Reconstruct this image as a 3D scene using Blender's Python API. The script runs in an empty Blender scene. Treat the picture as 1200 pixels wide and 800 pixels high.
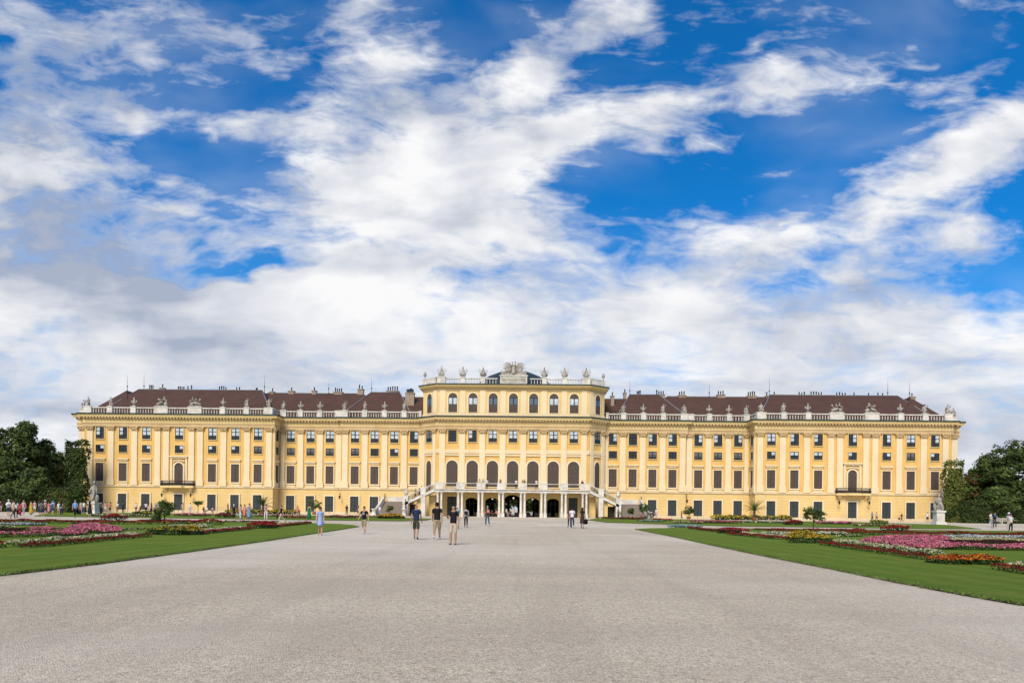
import bpy, bmesh, math, random
import numpy as np
from mathutils import Vector, Matrix
R = math.radians
S = bpy.context.scene
COL = S.collection
rnd = random.Random(7)

# ------------------------------------------------------------------ camera
F_PX, PSI, RHO, HY = 800.0, 0.01774, 0.01178, 595.3      # all for a 1200 px wide picture
CAM = Vector((2.357, -139.0, 1.7))
cam_d = bpy.data.cameras.new('camera'); cam = bpy.data.objects.new('camera', cam_d); COL.objects.link(cam)
cam_d.sensor_width = 36.0; cam_d.lens = F_PX / 1200 * 36
cam_d.shift_y = (HY - 400.0) / 1200.0
cam_d.clip_start = 0.1; cam_d.clip_end = 6000
cam.location = CAM
cam.matrix_world = Matrix.Translation(CAM) @ Matrix.Rotation(PSI, 4, 'Z') @ Matrix.Rotation(R(90), 4, 'X') @ Matrix.Rotation(RHO, 4, 'Z')
S.camera = cam

# ------------------------------------------------------------------ exposure
S.view_settings.view_transform = 'Standard'; S.view_settings.look = 'None'
S.view_settings.exposure = 0.0; S.view_settings.gamma = 1.0
S.view_settings.use_curve_mapping = False
S.cycles.use_denoising = True
S.cycles.max_bounces = 5; S.cycles.diffuse_bounces = 2; S.cycles.glossy_bounces = 2; S.cycles.transparent_max_bounces = 4

# ------------------------------------------------------------------ sun
SUN_EL, SUN_AZ = R(46), R(197)          # azimuth clockwise from north (+y); the sun stands behind the viewer, a little to the left
sun_dir = Vector((math.sin(SUN_AZ)*math.cos(SUN_EL), math.cos(SUN_AZ)*math.cos(SUN_EL), math.sin(SUN_EL)))
sd = bpy.data.lights.new('sun', 'SUN'); so = bpy.data.objects.new('sun', sd); COL.objects.link(so)
sd.energy = 3.9; sd.angle = R(26); sd.color = (1.0, 0.895, 0.73)
so.rotation_euler = (-sun_dir).to_track_quat('-Z', 'Y').to_euler()

# ------------------------------------------------------------------ sky with clouds
W = bpy.data.worlds.new('World'); S.world = W; W.use_nodes = True
nt = W.node_tree; nt.nodes.clear()
class NT:
    def __init__(s, t): s.t = t
    def n(s, typ, **k):
        o = s.t.nodes.new(typ)
        for a, b in k.items(): setattr(o, a, b)
        return o
    def link(s, a, b): s.t.links.new(a, b)
    def setin(s, sock, v):
        if hasattr(v, 'is_output') or isinstance(v, bpy.types.NodeSocket): s.t.links.new(v, sock)
        else: sock.default_value = v
    def m(s, op, a, b=None, c=None, clamp=False):
        o = s.n('ShaderNodeMath', operation=op, use_clamp=clamp)
        for i, v in enumerate((a, b, c)):
            if v is not None: s.setin(o.inputs[i], v)
        return o.outputs[0]
    def vm(s, op, a, b=None):
        o = s.n('ShaderNodeVectorMath', operation=op)
        s.setin(o.inputs[0], a)
        if b is not None: s.setin(o.inputs[3] if op == 'SCALE' else o.inputs[1], b)
        return o.outputs[0]
    def comb(s, x, y, z):
        o = s.n('ShaderNodeCombineXYZ')
        for i, v in enumerate((x, y, z)): s.setin(o.inputs[i], v)
        return o.outputs[0]
    def noise(s, vec, scale, detail=4, rough=.5, dist=0.0, lac=2.0):
        o = s.n('ShaderNodeTexNoise'); s.setin(o.inputs['Vector'], vec)
        o.inputs['Scale'].default_value = scale; o.inputs['Detail'].default_value = detail
        o.inputs['Roughness'].default_value = rough; o.inputs['Distortion'].default_value = dist
        o.inputs['Lacunarity'].default_value = lac
        return o
    def mr(s, v, a, b, c=0.0, d=1.0, smooth=False):
        o = s.n('ShaderNodeMapRange'); o.interpolation_type = 'SMOOTHSTEP' if smooth else 'LINEAR'
        s.setin(o.inputs[0], v)
        for i, q in enumerate((a, b, c, d)): s.setin(o.inputs[i+1], q)
        return o.outputs[0]
    def mix(s, f, a, b, mode='MIX'):
        o = s.n('ShaderNodeMix', data_type='RGBA', blend_type=mode)
        s.setin(o.inputs[0], f); s.setin(o.inputs[6], a); s.setin(o.inputs[7], b)
        return o.outputs[2]
w = NT(nt)
tc = w.n('ShaderNodeTexCoord'); D0 = tc.outputs['Generated']
rot = w.n('ShaderNodeVectorRotate', rotation_type='Z_AXIS'); w.link(D0, rot.inputs['Vector']); rot.inputs['Angle'].default_value = -PSI
sp = w.n('ShaderNodeSeparateXYZ'); w.link(rot.outputs[0], sp.inputs[0])
dx, dy, dz = sp.outputs
ay = w.m('MAXIMUM', w.m('ABSOLUTE', dy), 0.06)
U = w.m('DIVIDE', dx, ay); V = w.m('DIVIDE', w.m('MAXIMUM', dz, 0.0), ay)
V = w.m('ADD', V, w.m('MULTIPLY', U, RHO))                       # sky map: eastward and upward slopes from the north point
zz = w.m('ADD', w.m('MAXIMUM', dz, 0.0), 0.22)
PL = w.comb(w.m('DIVIDE', dx, zz), w.m('DIVIDE', dy, zz), 0.0)   # the cloud deck seen in perspective
# domain warp
uv0 = w.comb(U, V, 0.0)
w1 = w.noise(PL, 1.3, 4, .55); w2 = w.noise(PL, 5.0, 4, .6)
wv = w.vm('SCALE', w.vm('SUBTRACT', w1.outputs['Color'], (.5, .5, .5)), 0.20)
wv2 = w.vm('SCALE', w.vm('SUBTRACT', w2.outputs['Color'], (.5, .5, .5)), 0.075)
uv = w.vm('ADD', w.vm('ADD', uv0, wv), wv2)
uvs = w.vm('ADD', uv0, w.vm('SCALE', wv, 0.7))
def blob(vec, cx, cy, rx, ry, rot_deg):
    u, v = (cx-600)/800, (595-cy)/800
    a = R(-rot_deg)
    mp = w.n('ShaderNodeMapping', vector_type='TEXTURE')
    w.link(vec, mp.inputs[0])
    mp.inputs['Location'].default_value = (u, v, 0); mp.inputs['Rotation'].default_value = (0, 0, a)
    mp.inputs['Scale'].default_value = (rx/800, ry/800, 1.0)
    sepv = w.vm('MULTIPLY', mp.outputs[0], (1, 1, 0))
    g = w.n('ShaderNodeTexGradient', gradient_type='QUADRATIC_SPHERE'); w.link(sepv, g.inputs[0])
    return g.outputs['Fac']
def field(vec, lst, start):
    acc = start
    for (cx, cy, rx, ry, ro, amp) in lst:
        acc = w.m('MULTIPLY_ADD', blob(vec, cx, cy, rx, ry, ro), amp, acc)
    return acc
COVER = [
 (40,60,260,190,0,.85),(250,60,330,130,10,.62),(120,145,180,50,5,1.0),(10,200,190,120,10,1.1),(60,290,330,150,8,1.3),
 (250,165,260,48,-8,.85),(210,255,330,70,27,1.0),
 (430,210,250,190,-20,1.65),(560,190,260,150,-20,1.35),(450,85,170,110,40,1.1),(415,5,80,50,0,1.0),(350,130,120,120,0,.5),
 (630,60,150,170,70,1.3),(660,150,220,90,-5,1.1),(600,230,260,90,0,.6),
 (800,110,290,66,-22,1.05),(925,80,140,55,-18,.85),(750,15,130,60,10,.9),(735,60,70,35,20,.6),
 (1040,45,180,42,-38,.75),(1080,75,150,30,-15,.45),
 (880,40,40,18,-15,.85),(835,157,60,14,5,.7),(895,180,110,26,-5,.75),(945,122,100,20,5,.6),(1000,158,60,20,-15,.7),(900,213,110,20,-8,.7),
 (1170,140,200,90,-25,1.5),(1060,205,240,80,-25,1.4),(920,255,240,70,-20,1.2),(1120,260,260,70,-18,.9),
 (560,285,340,110,5,1.5),(390,345,240,80,0,1.8),(900,290,300,80,-10,.9),
 (200,190,190,44,3,-1.0),(290,120,70,60,0,-.4),(318,130,90,60,0,-.5),(300,322,150,24,8,-1.5),(420,300,110,40,10,-.7),(250,300,120,40,15,-.5),(560,35,110,50,0,-.9),
 (780,205,220,80,-12,-.55),(960,115,260,70,-10,-.7),(860,40,200,50,0,-.5),(690,225,170,36,0,-.8),(1150,225,160,36,-5,-.75),(1190,165,60,30,20,-.6),(640,115,60,30,0,-.5)]
lowramp = w.mr(V, (595-290)/800, (595-370)/800, 0.0, 1.25, True)
cov = field(uv, COVER, w.m('ADD', lowramp, -0.07))
# detail noises on the deck
uvw = w.vm('ADD', uv0, w.vm('SCALE', wv, .8))
n1 = w.noise(w.vm('MULTIPLY', uvw, (1.0, 1.35, 1.0)), 5.5, 6, .54, .2).outputs['Fac']
n2 = w.noise(w.vm('MULTIPLY', PL, (1.0, 1.5, 1.0)), 7.5, 6, .55, .5).outputs['Fac']
n3 = w.noise(w.vm('MULTIPLY', uvw, (1.0, 2.9, 1.0)), 18.0, 6, .58, .4).outputs['Fac']
kV = w.mr(V, .22, .44, .50, 1.0)
det = w.m('ADD', w.m('ADD', w.m('MULTIPLY', w.m('SUBTRACT', n1, .5), 2.9), w.m('MULTIPLY', w.m('SUBTRACT', n2, .5), 1.6)), w.m('MULTIPLY', w.m('SUBTRACT', n3, .5), 1.75))
dens_raw = w.m('ADD', cov, w.m('MULTIPLY', det, kV))
alpha = w.mr(dens_raw, -.02, 1.38, 0.0, 1.0, True)
veil = w.m('MULTIPLY', w.mr(w.noise(w.vm('MULTIPLY', uvw, (1.0, 1.8, 1.0)), 3.0, 4, .5).outputs['Fac'], .45, .72, 0.0, .22, True), w.mr(cov, -.4, .6, .35, 1.0))
alpha = w.m('MAXIMUM', alpha, veil)
# shading: thin = bluish, thick = white with grey hearts
SHADE = [(60,275,480,150,10,1.0),(70,335,380,100,6,.7),(20,120,260,200,0,.4),(20,90,230,200,0,.55),(240,405,260,60,0,.6),(720,320,300,60,0,.35),(530,150,90,110,0,.35),(520,255,160,50,0,.35),
 (150,60,200,90,0,.35),(560,235,100,50,-10,.45),(1000,330,400,70,-8,.35),(1150,300,160,50,0,.35),(200,470,700,70,0,.45),(1000,470,700,90,0,.3),(470,330,120,40,0,.3)]
LIGHT = [(390,345,200,60,0,.6),(480,220,200,120,0,.25),(600,100,120,120,0,.15),(640,180,130,50,0,.2),(1100,170,220,100,-20,.2),(560,370,400,60,0,.25),(110,145,140,40,0,.25)]
sh = field(uvs, SHADE, 0.0)
lt = field(uvs, LIGHT, 0.0)
s1 = w.noise(w.vm('MULTIPLY', uvw, (1.0, 3.6, 1.0)), 3.2, 6, .5).outputs['Fac']
s2 = w.noise(w.vm('ADD', w.vm('MULTIPLY', uvw, (1.0, 1.5, 1.0)), (3.1, 1.7, 0.0)), 11.0, 5, .5).outputs['Fac']
thin = w.mr(dens_raw, .5, 1.5, .30, 0.0)
shade = w.m('ADD', w.m('SUBTRACT', sh, lt), w.m('ADD', w.m('MULTIPLY', w.m('SUBTRACT', s1, .46), 2.6), w.m('MULTIPLY', w.m('MULTIPLY', w.m('SUBTRACT', s2, .5), 2.3), kV)))
shade = w.m('MULTIPLY', w.mr(w.m('ADD', shade, thin), -.25, 1.15, 0.0, 1.0), w.mr(alpha, .1, .75, .25, 1.0))
cloud_col = w.mix(shade, (.96, .96, .97, 1), (.40, .455, .58, 1))
sky = w.n('ShaderNodeTexSky', sky_type='NISHITA'); sky.sun_disc = False
sky.sun_elevation = SUN_EL; sky.sun_rotation = SUN_AZ; sky.altitude = 200; sky.air_density = 1.0; sky.dust_density = .4; sky.ozone_density = 2.5
sky_s = w.vm('SCALE', sky.outputs[0], 1.0)
blue = w.vm('MULTIPLY', sky_s, (0.07, .90, 1.55))
pale = w.mr(V, .0, .45, 1.0, 0.0)
blue = w.mix(w.m('MULTIPLY', pale, .35), blue, (3.2, 5.8, 9.0, 1))
BG = 0.10
cl = w.vm('SCALE', cloud_col, 1.0/BG)
tot = w.mix(alpha, blue, cl)
bgn = w.n('ShaderNodeBackground'); w.link(tot, bgn.inputs[0]); bgn.inputs[1].default_value = BG
wo = w.n('ShaderNodeOutputWorld'); w.link(bgn.outputs[0], wo.inputs[0])
W.cycles.sampling_method = 'MANUAL'; W.cycles.sample_map_resolution = 512

# ------------------------------------------------------------------ materials
MAT = {}
def newmat(name, col=(.5,.5,.5), rough=.8, metal=0.0, spec=.3, emit=None):
    m = bpy.data.materials.new(name); m.use_nodes = True
    b = m.node_tree.nodes['Principled BSDF']
    b.inputs['Base Color'].default_value = (*col, 1); b.inputs['Roughness'].default_value = rough
    b.inputs['Metallic'].default_value = metal; b.inputs['Specular IOR Level'].default_value = spec
    MAT[name] = m
    return m, NT(m.node_tree), b
def noisy(name, c1, c2, scale=2.0, rough=.85, detail=6, bump=0.0, bscale=None, lo=.35, hi=.65, stretch=(1,1,1), spec=.25, c3=None, s3=.3, a3=.5):
    m, t, b = newmat(name, c1, rough, spec=spec)
    tc = t.n('ShaderNodeTexCoord'); vec = t.vm('MULTIPLY', tc.outputs['Object'], stretch)
    geo = t.n('ShaderNodeNewGeometry'); vec = t.vm('MULTIPLY', geo.outputs['Position'], stretch)
    nz = t.noise(vec, scale, detail, .6)
    f = t.mr(nz.outputs['Fac'], lo, hi)
    c = t.mix(f, (*c1, 1), (*c2, 1))
    if c3:
        n3 = t.noise(vec, s3, 4, .6)
        c = t.mix(t.m('MULTIPLY', t.mr(n3.outputs['Fac'], .45, .65), a3), c, (*c3, 1))
    t.link(c, b.inputs['Base Color'])
    if bump:
        nb = t.noise(vec, bscale or scale*4, 4, .6)
        bp = t.n('ShaderNodeBump'); bp.inputs['Strength'].default_value = bump; bp.inputs['Distance'].default_value = .02
        t.link(nb.outputs['Fac'], bp.inputs['Height']); t.link(bp.outputs[0], b.inputs['Normal'])
    return m
def wallmat(name, c1, c2, joints=0.0, dirt=.35):
    m, t, b = newmat(name, c1, .9, spec=.15)
    geo = t.n('ShaderNodeNewGeometry'); P = geo.outputs['Position']
    n1 = t.noise(P, .35, 6, .6); n2 = t.noise(t.vm('MULTIPLY', P, (1.6, 1.6, .18)), 1.0, 5, .65); n3 = t.noise(P, 5.0, 3, .6)
    c = t.mix(t.mr(n1.outputs['Fac'], .35, .65), (*c1, 1), (*c2, 1))
    c = t.mix(t.m('MULTIPLY', t.mr(n2.outputs['Fac'], .5, .75), dirt), c, tuple(x*.62 for x in c2)+(1,))      # rain streaks
    c = t.mix(t.m('MULTIPLY', t.mr(n3.outputs['Fac'], .4, .7), .12), c, (.35, .28, .18, 1))
    sz_ = t.n('ShaderNodeSeparateXYZ'); t.link(P, sz_.inputs[0])
    c = t.mix(t.m('MULTIPLY', t.mr(t.m('SUBTRACT', sz_.outputs[2], t.m('MULTIPLY', n1.outputs['Fac'], 1.6)), -.6, .5, .35, 0.0), 1.0), c, (.40,.33,.24,1))   # splashed, soiled foot of the wall
    if joints:
        s = t.n('ShaderNodeSeparateXYZ'); t.link(P, s.inputs[0])
        j = t.m('LESS_THAN', t.m('FRACT', t.m('MULTIPLY', s.outputs[2], 1/.62)), .09)
        c = t.mix(t.m('MULTIPLY', j, joints), c, tuple(x*.5 for x in c1)+(1,))
    t.link(c, b.inputs['Base Color'])
    return m
wallmat('wall_yellow', (.82,.53,.18), (.77,.465,.145), dirt=.3)
wallmat('wall_ground', (.83,.60,.265), (.78,.54,.22), joints=.3, dirt=.2)
wallmat('wall_pale', (.82,.61,.29), (.78,.55,.235), dirt=.25)
wallmat('cream', (.88,.715,.46), (.84,.665,.41), dirt=.22)
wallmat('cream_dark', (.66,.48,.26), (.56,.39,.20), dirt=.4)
wallmat('cornice', (.84,.64,.32), (.78,.57,.25), dirt=.25)
noisy('stone', (.62,.58,.50), (.44,.41,.36), 1.2, c3=(.2,.19,.17), a3=.5, s3=.9)
noisy('white_stone', (.80,.75,.66), (.66,.61,.53), 1.4, c3=(.33,.31,.27), a3=.45, s3=.8)
noisy('statue_stone', (.54,.49,.42), (.32,.29,.25), 2.2, c3=(.14,.13,.11), a3=.75, s3=1.5, lo=.3, hi=.7)
noisy('copper', (.025,.035,.028), (.06,.085,.065), 1.0, rough=.6)
noisy('dome_metal', (.022,.035,.04), (.035,.05,.055), .8, rough=.5)
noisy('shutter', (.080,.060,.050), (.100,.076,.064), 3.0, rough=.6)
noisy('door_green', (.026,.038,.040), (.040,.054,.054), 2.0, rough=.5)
noisy('iron', (.015,.015,.017), (.03,.03,.03), 3.0, rough=.5)
noisy('step_stone', (.30,.24,.19), (.22,.175,.14), 2.0)
noisy('chimney_brick', (.42,.33,.24), (.30,.23,.17), 2.0)
noisy('lead', (.25,.25,.25), (.16,.16,.17), 2.0, rough=.6)
noisy('curtain', (.66,.72,.78), (.38,.44,.50), 1.5)
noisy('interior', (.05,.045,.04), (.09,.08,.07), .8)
m, t, b = newmat('glass_dark', (.02,.024,.028), .08, spec=.6)
def roofmat():
    m, t, b = newmat('roof_tile', (.1,.05,.04), .8, spec=.2)
    geo = t.n('ShaderNodeNewGeometry'); P = geo.outputs['Position']
    s = t.n('ShaderNodeSeparateXYZ'); t.link(P, s.inputs[0])
    row = t.m('FRACT', t.m('MULTIPLY', s.outputs[2], 3.1))
    n1 = t.noise(P, .5, 5, .6); n2 = t.noise(t.vm('MULTIPLY', P, (5, 5, 3)), 1.6, 3, .7)
    c = t.mix(t.mr(n1.outputs['Fac'], .35, .65), (.094,.047,.034,1), (.066,.034,.026,1))
    c = t.mix(t.m('MULTIPLY', t.mr(n2.outputs['Fac'], .35, .7), .5), c, (.12,.068,.052,1))
    c = t.mix(t.m('MULTIPLY', t.m('LESS_THAN', row, .25), .3), c, (.04,.02,.018,1))
    t.link(c, b.inputs['Base Color'])
roofmat()

# ------------------------------------------------------------------ mesh building
class MB:
    def __init__(s): s.v = []; s.f = []; s.mi = []; s.sm = []
    def add(s, vs, fs, m=0, sm=False, M=None):
        o = len(s.v)
        if M is not None: vs = [tuple(M @ Vector(p)) for p in vs]
        s.v.extend(vs); s.f.extend([tuple(i+o for i in f) for f in fs]); s.mi.extend([m]*len(fs)); s.sm.extend([sm]*len(fs))
        return s
    def box(s, x0, x1, y0, y1, z0, z1, m=0, M=None):
        v = [(x0,y0,z0),(x1,y0,z0),(x1,y1,z0),(x0,y1,z0),(x0,y0,z1),(x1,y0,z1),(x1,y1,z1),(x0,y1,z1)]
        return s.add(v, [(0,3,2,1),(4,5,6,7),(0,1,5,4),(1,2,6,5),(2,3,7,6),(3,0,4,7)], m, False, M)
    def prism(s, poly, z0, z1, m=0, M=None):                      # poly counter-clockwise in xy
        n = len(poly)
        v = [(x,y,z0) for x,y in poly] + [(x,y,z1) for x,y in poly]
        f = [tuple(range(n-1,-1,-1)), tuple(range(n,2*n))] + [(i,(i+1)%n,(i+1)%n+n,i+n) for i in range(n)]
        return s.add(v, f, m, False, M)
    def prism_y(s, poly, y0, y1, m=0, M=None):                    # poly in xz, counter-clockwise seen from -y
        n = len(poly)
        v = [(x,y0,z) for x,z in poly] + [(x,y1,z) for x,z in poly]
        f = [tuple(range(n)), tuple(range(2*n-1,n-1,-1))] + [((i+1)%n,i,i+n,(i+1)%n+n) for i in range(n)]
        return s.add(v, f, m, False, M)
    def lathe(s, prof, n=10, m=0, c=(0,0,0), M=None, sm=True, sx=1, sy=1):
        v = []; f = []
        for r, z in prof:
            for k in range(n):
                a = 2*math.pi*k/n; v.append((c[0]+r*sx*math.cos(a), c[1]+r*sy*math.sin(a), c[2]+z))
        for j in range(len(prof)-1):
            for k in range(n):
                k2 = (k+1) % n; f.append((j*n+k, j*n+k2, (j+1)*n+k2, (j+1)*n+k))
        f.append(tuple(range(n-1,-1,-1))); f.append(tuple((len(prof)-1)*n+k for k in range(n)))
        return s.add(v, f, m, sm, M)
    def tube(s, pts, rad, n=6, m=0, sm=True):
        pts = [Vector(p) for p in pts]; rs = rad if isinstance(rad, (list,tuple)) else [rad]*len(pts)
        v = []; f = []
        for i, p in enumerate(pts):
            d = (pts[min(i+1,len(pts)-1)] - pts[max(i-1,0)]).normalized()
            up = Vector((0,0,1)) if abs(d.z) < .9 else Vector((1,0,0))
            a = d.cross(up).normalized(); b_ = a.cross(d)
            for k in range(n):
                t = 2*math.pi*k/n; q = p + (a*math.cos(t) + b_*math.sin(t))*rs[i]; v.append(tuple(q))
        for j in range(len(pts)-1):
            for k in range(n):
                k2 = (k+1) % n; f.append((j*n+k, (j+1)*n+k, (j+1)*n+k2, j*n+k2))
        f.append(tuple(range(n))); f.append(tuple((len(pts)-1)*n+k for k in range(n-1,-1,-1)))
        return s.add(v, f, m, sm)
    def ball(s, c, r, m=0, seg=8, rings=6, M=None):
        rx, ry, rz = r if isinstance(r, tuple) else (r, r, r)
        prof = [(max(math.sin(math.pi*i/rings), .02), -math.cos(math.pi*i/rings)*rz) for i in range(rings+1)]
        return s.lathe(prof, seg, m, c, M, True, rx, ry)
    def sweep(s, path, prof, m=0):                                # closed profile of (out, z) carried along an open xy path
        n = len(path); k = len(prof); nr = []
        for i in range(n-1):
            d = Vector(path[i+1]) - Vector(path[i]); d.normalize(); nr.append(Vector((d.y, -d.x)))
        v = []; f = []
        for i in range(n):
            if i == 0: q = nr[0]; sc = 1
            elif i == n-1: q = nr[-1]; sc = 1
            else:
                q = (nr[i-1] + nr[i]).normalized(); sc = 1/max(q.dot(nr[i]), .2)
            for o, z in prof: v.append((path[i][0]+q.x*o*sc, path[i][1]+q.y*o*sc, z))
        for i in range(n-1):
            for j in range(k):
                j2 = (j+1) % k; f.append((i*k+j, i*k+j2, (i+1)*k+j2, (i+1)*k+j))
        f.append(tuple(range(k-1,-1,-1))); f.append(tuple((n-1)*k+j for j in range(k)))
        return s.add(v, f, m)
    def mesh(s, name, mats):
        me = bpy.data.meshes.new(name); me.from_pydata(s.v, [], s.f)
        for q in mats: me.materials.append(MAT[q] if isinstance(q, str) else q)
        me.polygons.foreach_set('material_index', s.mi); me.polygons.foreach_set('use_smooth', s.sm)
        me.update(); return me
    def build(s, name, mats, parent=None, loc=None, rz=0.0, **props):
        return link(name, s.mesh(name, mats), parent, loc, rz, **props)
def link(name, data, parent=None, loc=None, rz=0.0, **props):
    o = bpy.data.objects.new(name, data); COL.objects.link(o)
    if parent is not None: o.parent = parent
    if loc is not None: o.location = loc
    if rz: o.rotation_euler = (0, 0, rz)
    for k, v in props.items(): o[k] = v
    return o
def thing(name, label, cat, loc=(0,0,0), rz=0.0, group=None, kind=None):
    o = link(name, None, None, loc, rz, label=label, category=cat)
    if group: o['group'] = group
    return o
def tag(o, label, cat, group=None):
    o['label'] = label; o['category'] = cat
    if group: o['group'] = group
    return o
def sub_copy(o, parent):
    for ch in list(o.children):
        c = ch.copy(); COL.objects.link(c); c.parent = parent; sub_copy(ch, c)
def clone(o, parent=None, loc=None, rz=None):
    c = o.copy(); COL.objects.link(c); c.parent = parent
    if loc is not None: c.location = loc
    if rz is not None: c.rotation_euler = (0, 0, rz)
    sub_copy(o, c); return c
# a spot on the ground (or at height Z) seen at a pixel of the 1200 x 800 photograph
def G(px, py, Z=0.0):
    x = px - 600; y = HY - py
    u = x*math.cos(RHO) - y*math.sin(RHO); v = x*math.sin(RHO) + y*math.cos(RHO)
    d = (CAM.z - Z)*F_PX/max(-v, .3)
    lat = u*d/F_PX
    return (CAM.x - d*math.sin(PSI) + lat*math.cos(PSI), CAM.y + d*math.cos(PSI) + lat*math.sin(PSI))
def GC(px, py, lim=None):                                          # the same, kept in front of the palace front
    x, y = G(px, py)
    L = lim if lim is not None else (-14.0 if 19 < abs(AT(px, py, -8)[0]) < 27 else (-9.6 if abs(AT(px, py, -8)[0]) < 19 else -5.4))
    if y > L: x = AT(px, py, L)[0]; y = L
    return x, y
def AT(px, py, Y):
    X = 0
    w_ = 1
    a = px-600; b_ = HY-py
    u = a*math.cos(RHO)-b_*math.sin(RHO); v = a*math.sin(RHO)+b_*math.cos(RHO)
    X = (px-600)/800*(Y-CAM.y)
    for _ in range(8):
        w_ = -(X-CAM.x)*math.sin(PSI)+(Y-CAM.y)*math.cos(PSI)
        X = CAM.x+(u*w_/800-(Y-CAM.y)*math.sin(PSI))/math.cos(PSI)
    return X, CAM.z+v*w_/800
def dist(px, py):
    g = G(px, py); return math.hypot(g[0]-CAM.x, g[1]-CAM.y)

# ------------------------------------------------------------------ ground
def groundmat():
    m, t, b = newmat('gravel', (.4,.37,.34), .95, spec=.1)
    geo = t.n('ShaderNodeNewGeometry'); P = geo.outputs['Position']
    n1 = t.noise(P, 60.0, 3, .8); n2 = t.noise(P, 6.0, 6, .8); n3 = t.noise(t.vm('MULTIPLY', P, (.30, 1.0, 1)), .35, 6, .65); n4 = t.noise(P, .06, 4, .55)
    vo = t.n('ShaderNodeTexVoronoi'); t.link(P, vo.inputs['Vector']); vo.inputs['Scale'].default_value = 60.0
    vc = t.n('ShaderNodeSeparateColor'); t.link(vo.outputs['Color'], vc.inputs[0])
    v2 = t.n('ShaderNodeTexVoronoi'); t.link(P, v2.inputs['Vector']); v2.inputs['Scale'].default_value = 26.0
    vc2 = t.n('ShaderNodeSeparateColor'); t.link(v2.outputs['Color'], vc2.inputs[0])
    c = t.mix(vc.outputs[0], (.40,.315,.215,1), (.98,.83,.625,1))                                   # single stones
    c = t.mix(t.m('MULTIPLY', t.mr(vo.outputs['Distance'], .4, .8), .6), c, (.19,.15,.11,1))    # gaps between them
    c = t.mix(t.m('MULTIPLY', t.mr(n1.outputs['Fac'], .45, .75), .4), c, (.97,.86,.69,1))
    c = t.mix(t.m('MULTIPLY', t.m('GREATER_THAN', vc2.outputs[0], .86), .4), c, (.16,.125,.09,1))  # scattered darker stones
    c = t.mix(t.m('MULTIPLY', t.mr(n2.outputs['Fac'], .45, .75), .22), c, (.44,.355,.255,1))
    c = t.mix(t.m('MULTIPLY', t.mr(n2.outputs['Fac'], .55, .30), .35), c, (.93,.82,.65,1))
    c = t.mix(t.m('MULTIPLY', t.mr(n3.outputs['Fac'], .42, .62), .42), c, (.44,.365,.28,1))        # scuffed bands
    n5 = t.noise(t.vm('MULTIPLY', P, (1.1, .05, 1)), 1.0, 4, .6)
    c = t.mix(t.m('MULTIPLY', t.mr(n5.outputs['Fac'], .50, .66), .22), c, (.38,.31,.235,1))        # trodden and driven tracks towards the palace
    c = t.mix(t.m('MULTIPLY', t.mr(n4.outputs['Fac'], .45, .60), .30), c, (.86,.78,.65,1))         # pale dry patches
    t.link(c, b.inputs['Base Color'])
    bp = t.n('ShaderNodeBump'); bp.inputs['Strength'].default_value = 1.0; bp.inputs['Distance'].default_value = .014
    t.link(t.m('ADD', n1.outputs['Fac'], t.m('MULTIPLY', vo.outputs['Distance'], -.9)), bp.inputs['Height']); t.link(bp.outputs[0], b.inputs['Normal'])
groundmat()
mb = MB(); mb.add([(-900,-400,0),(900,-400,0),(900,1500,0),(-900,1500,0)], [(0,1,2,3)])
mb.build('ground', ['gravel'], kind='structure')

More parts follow.
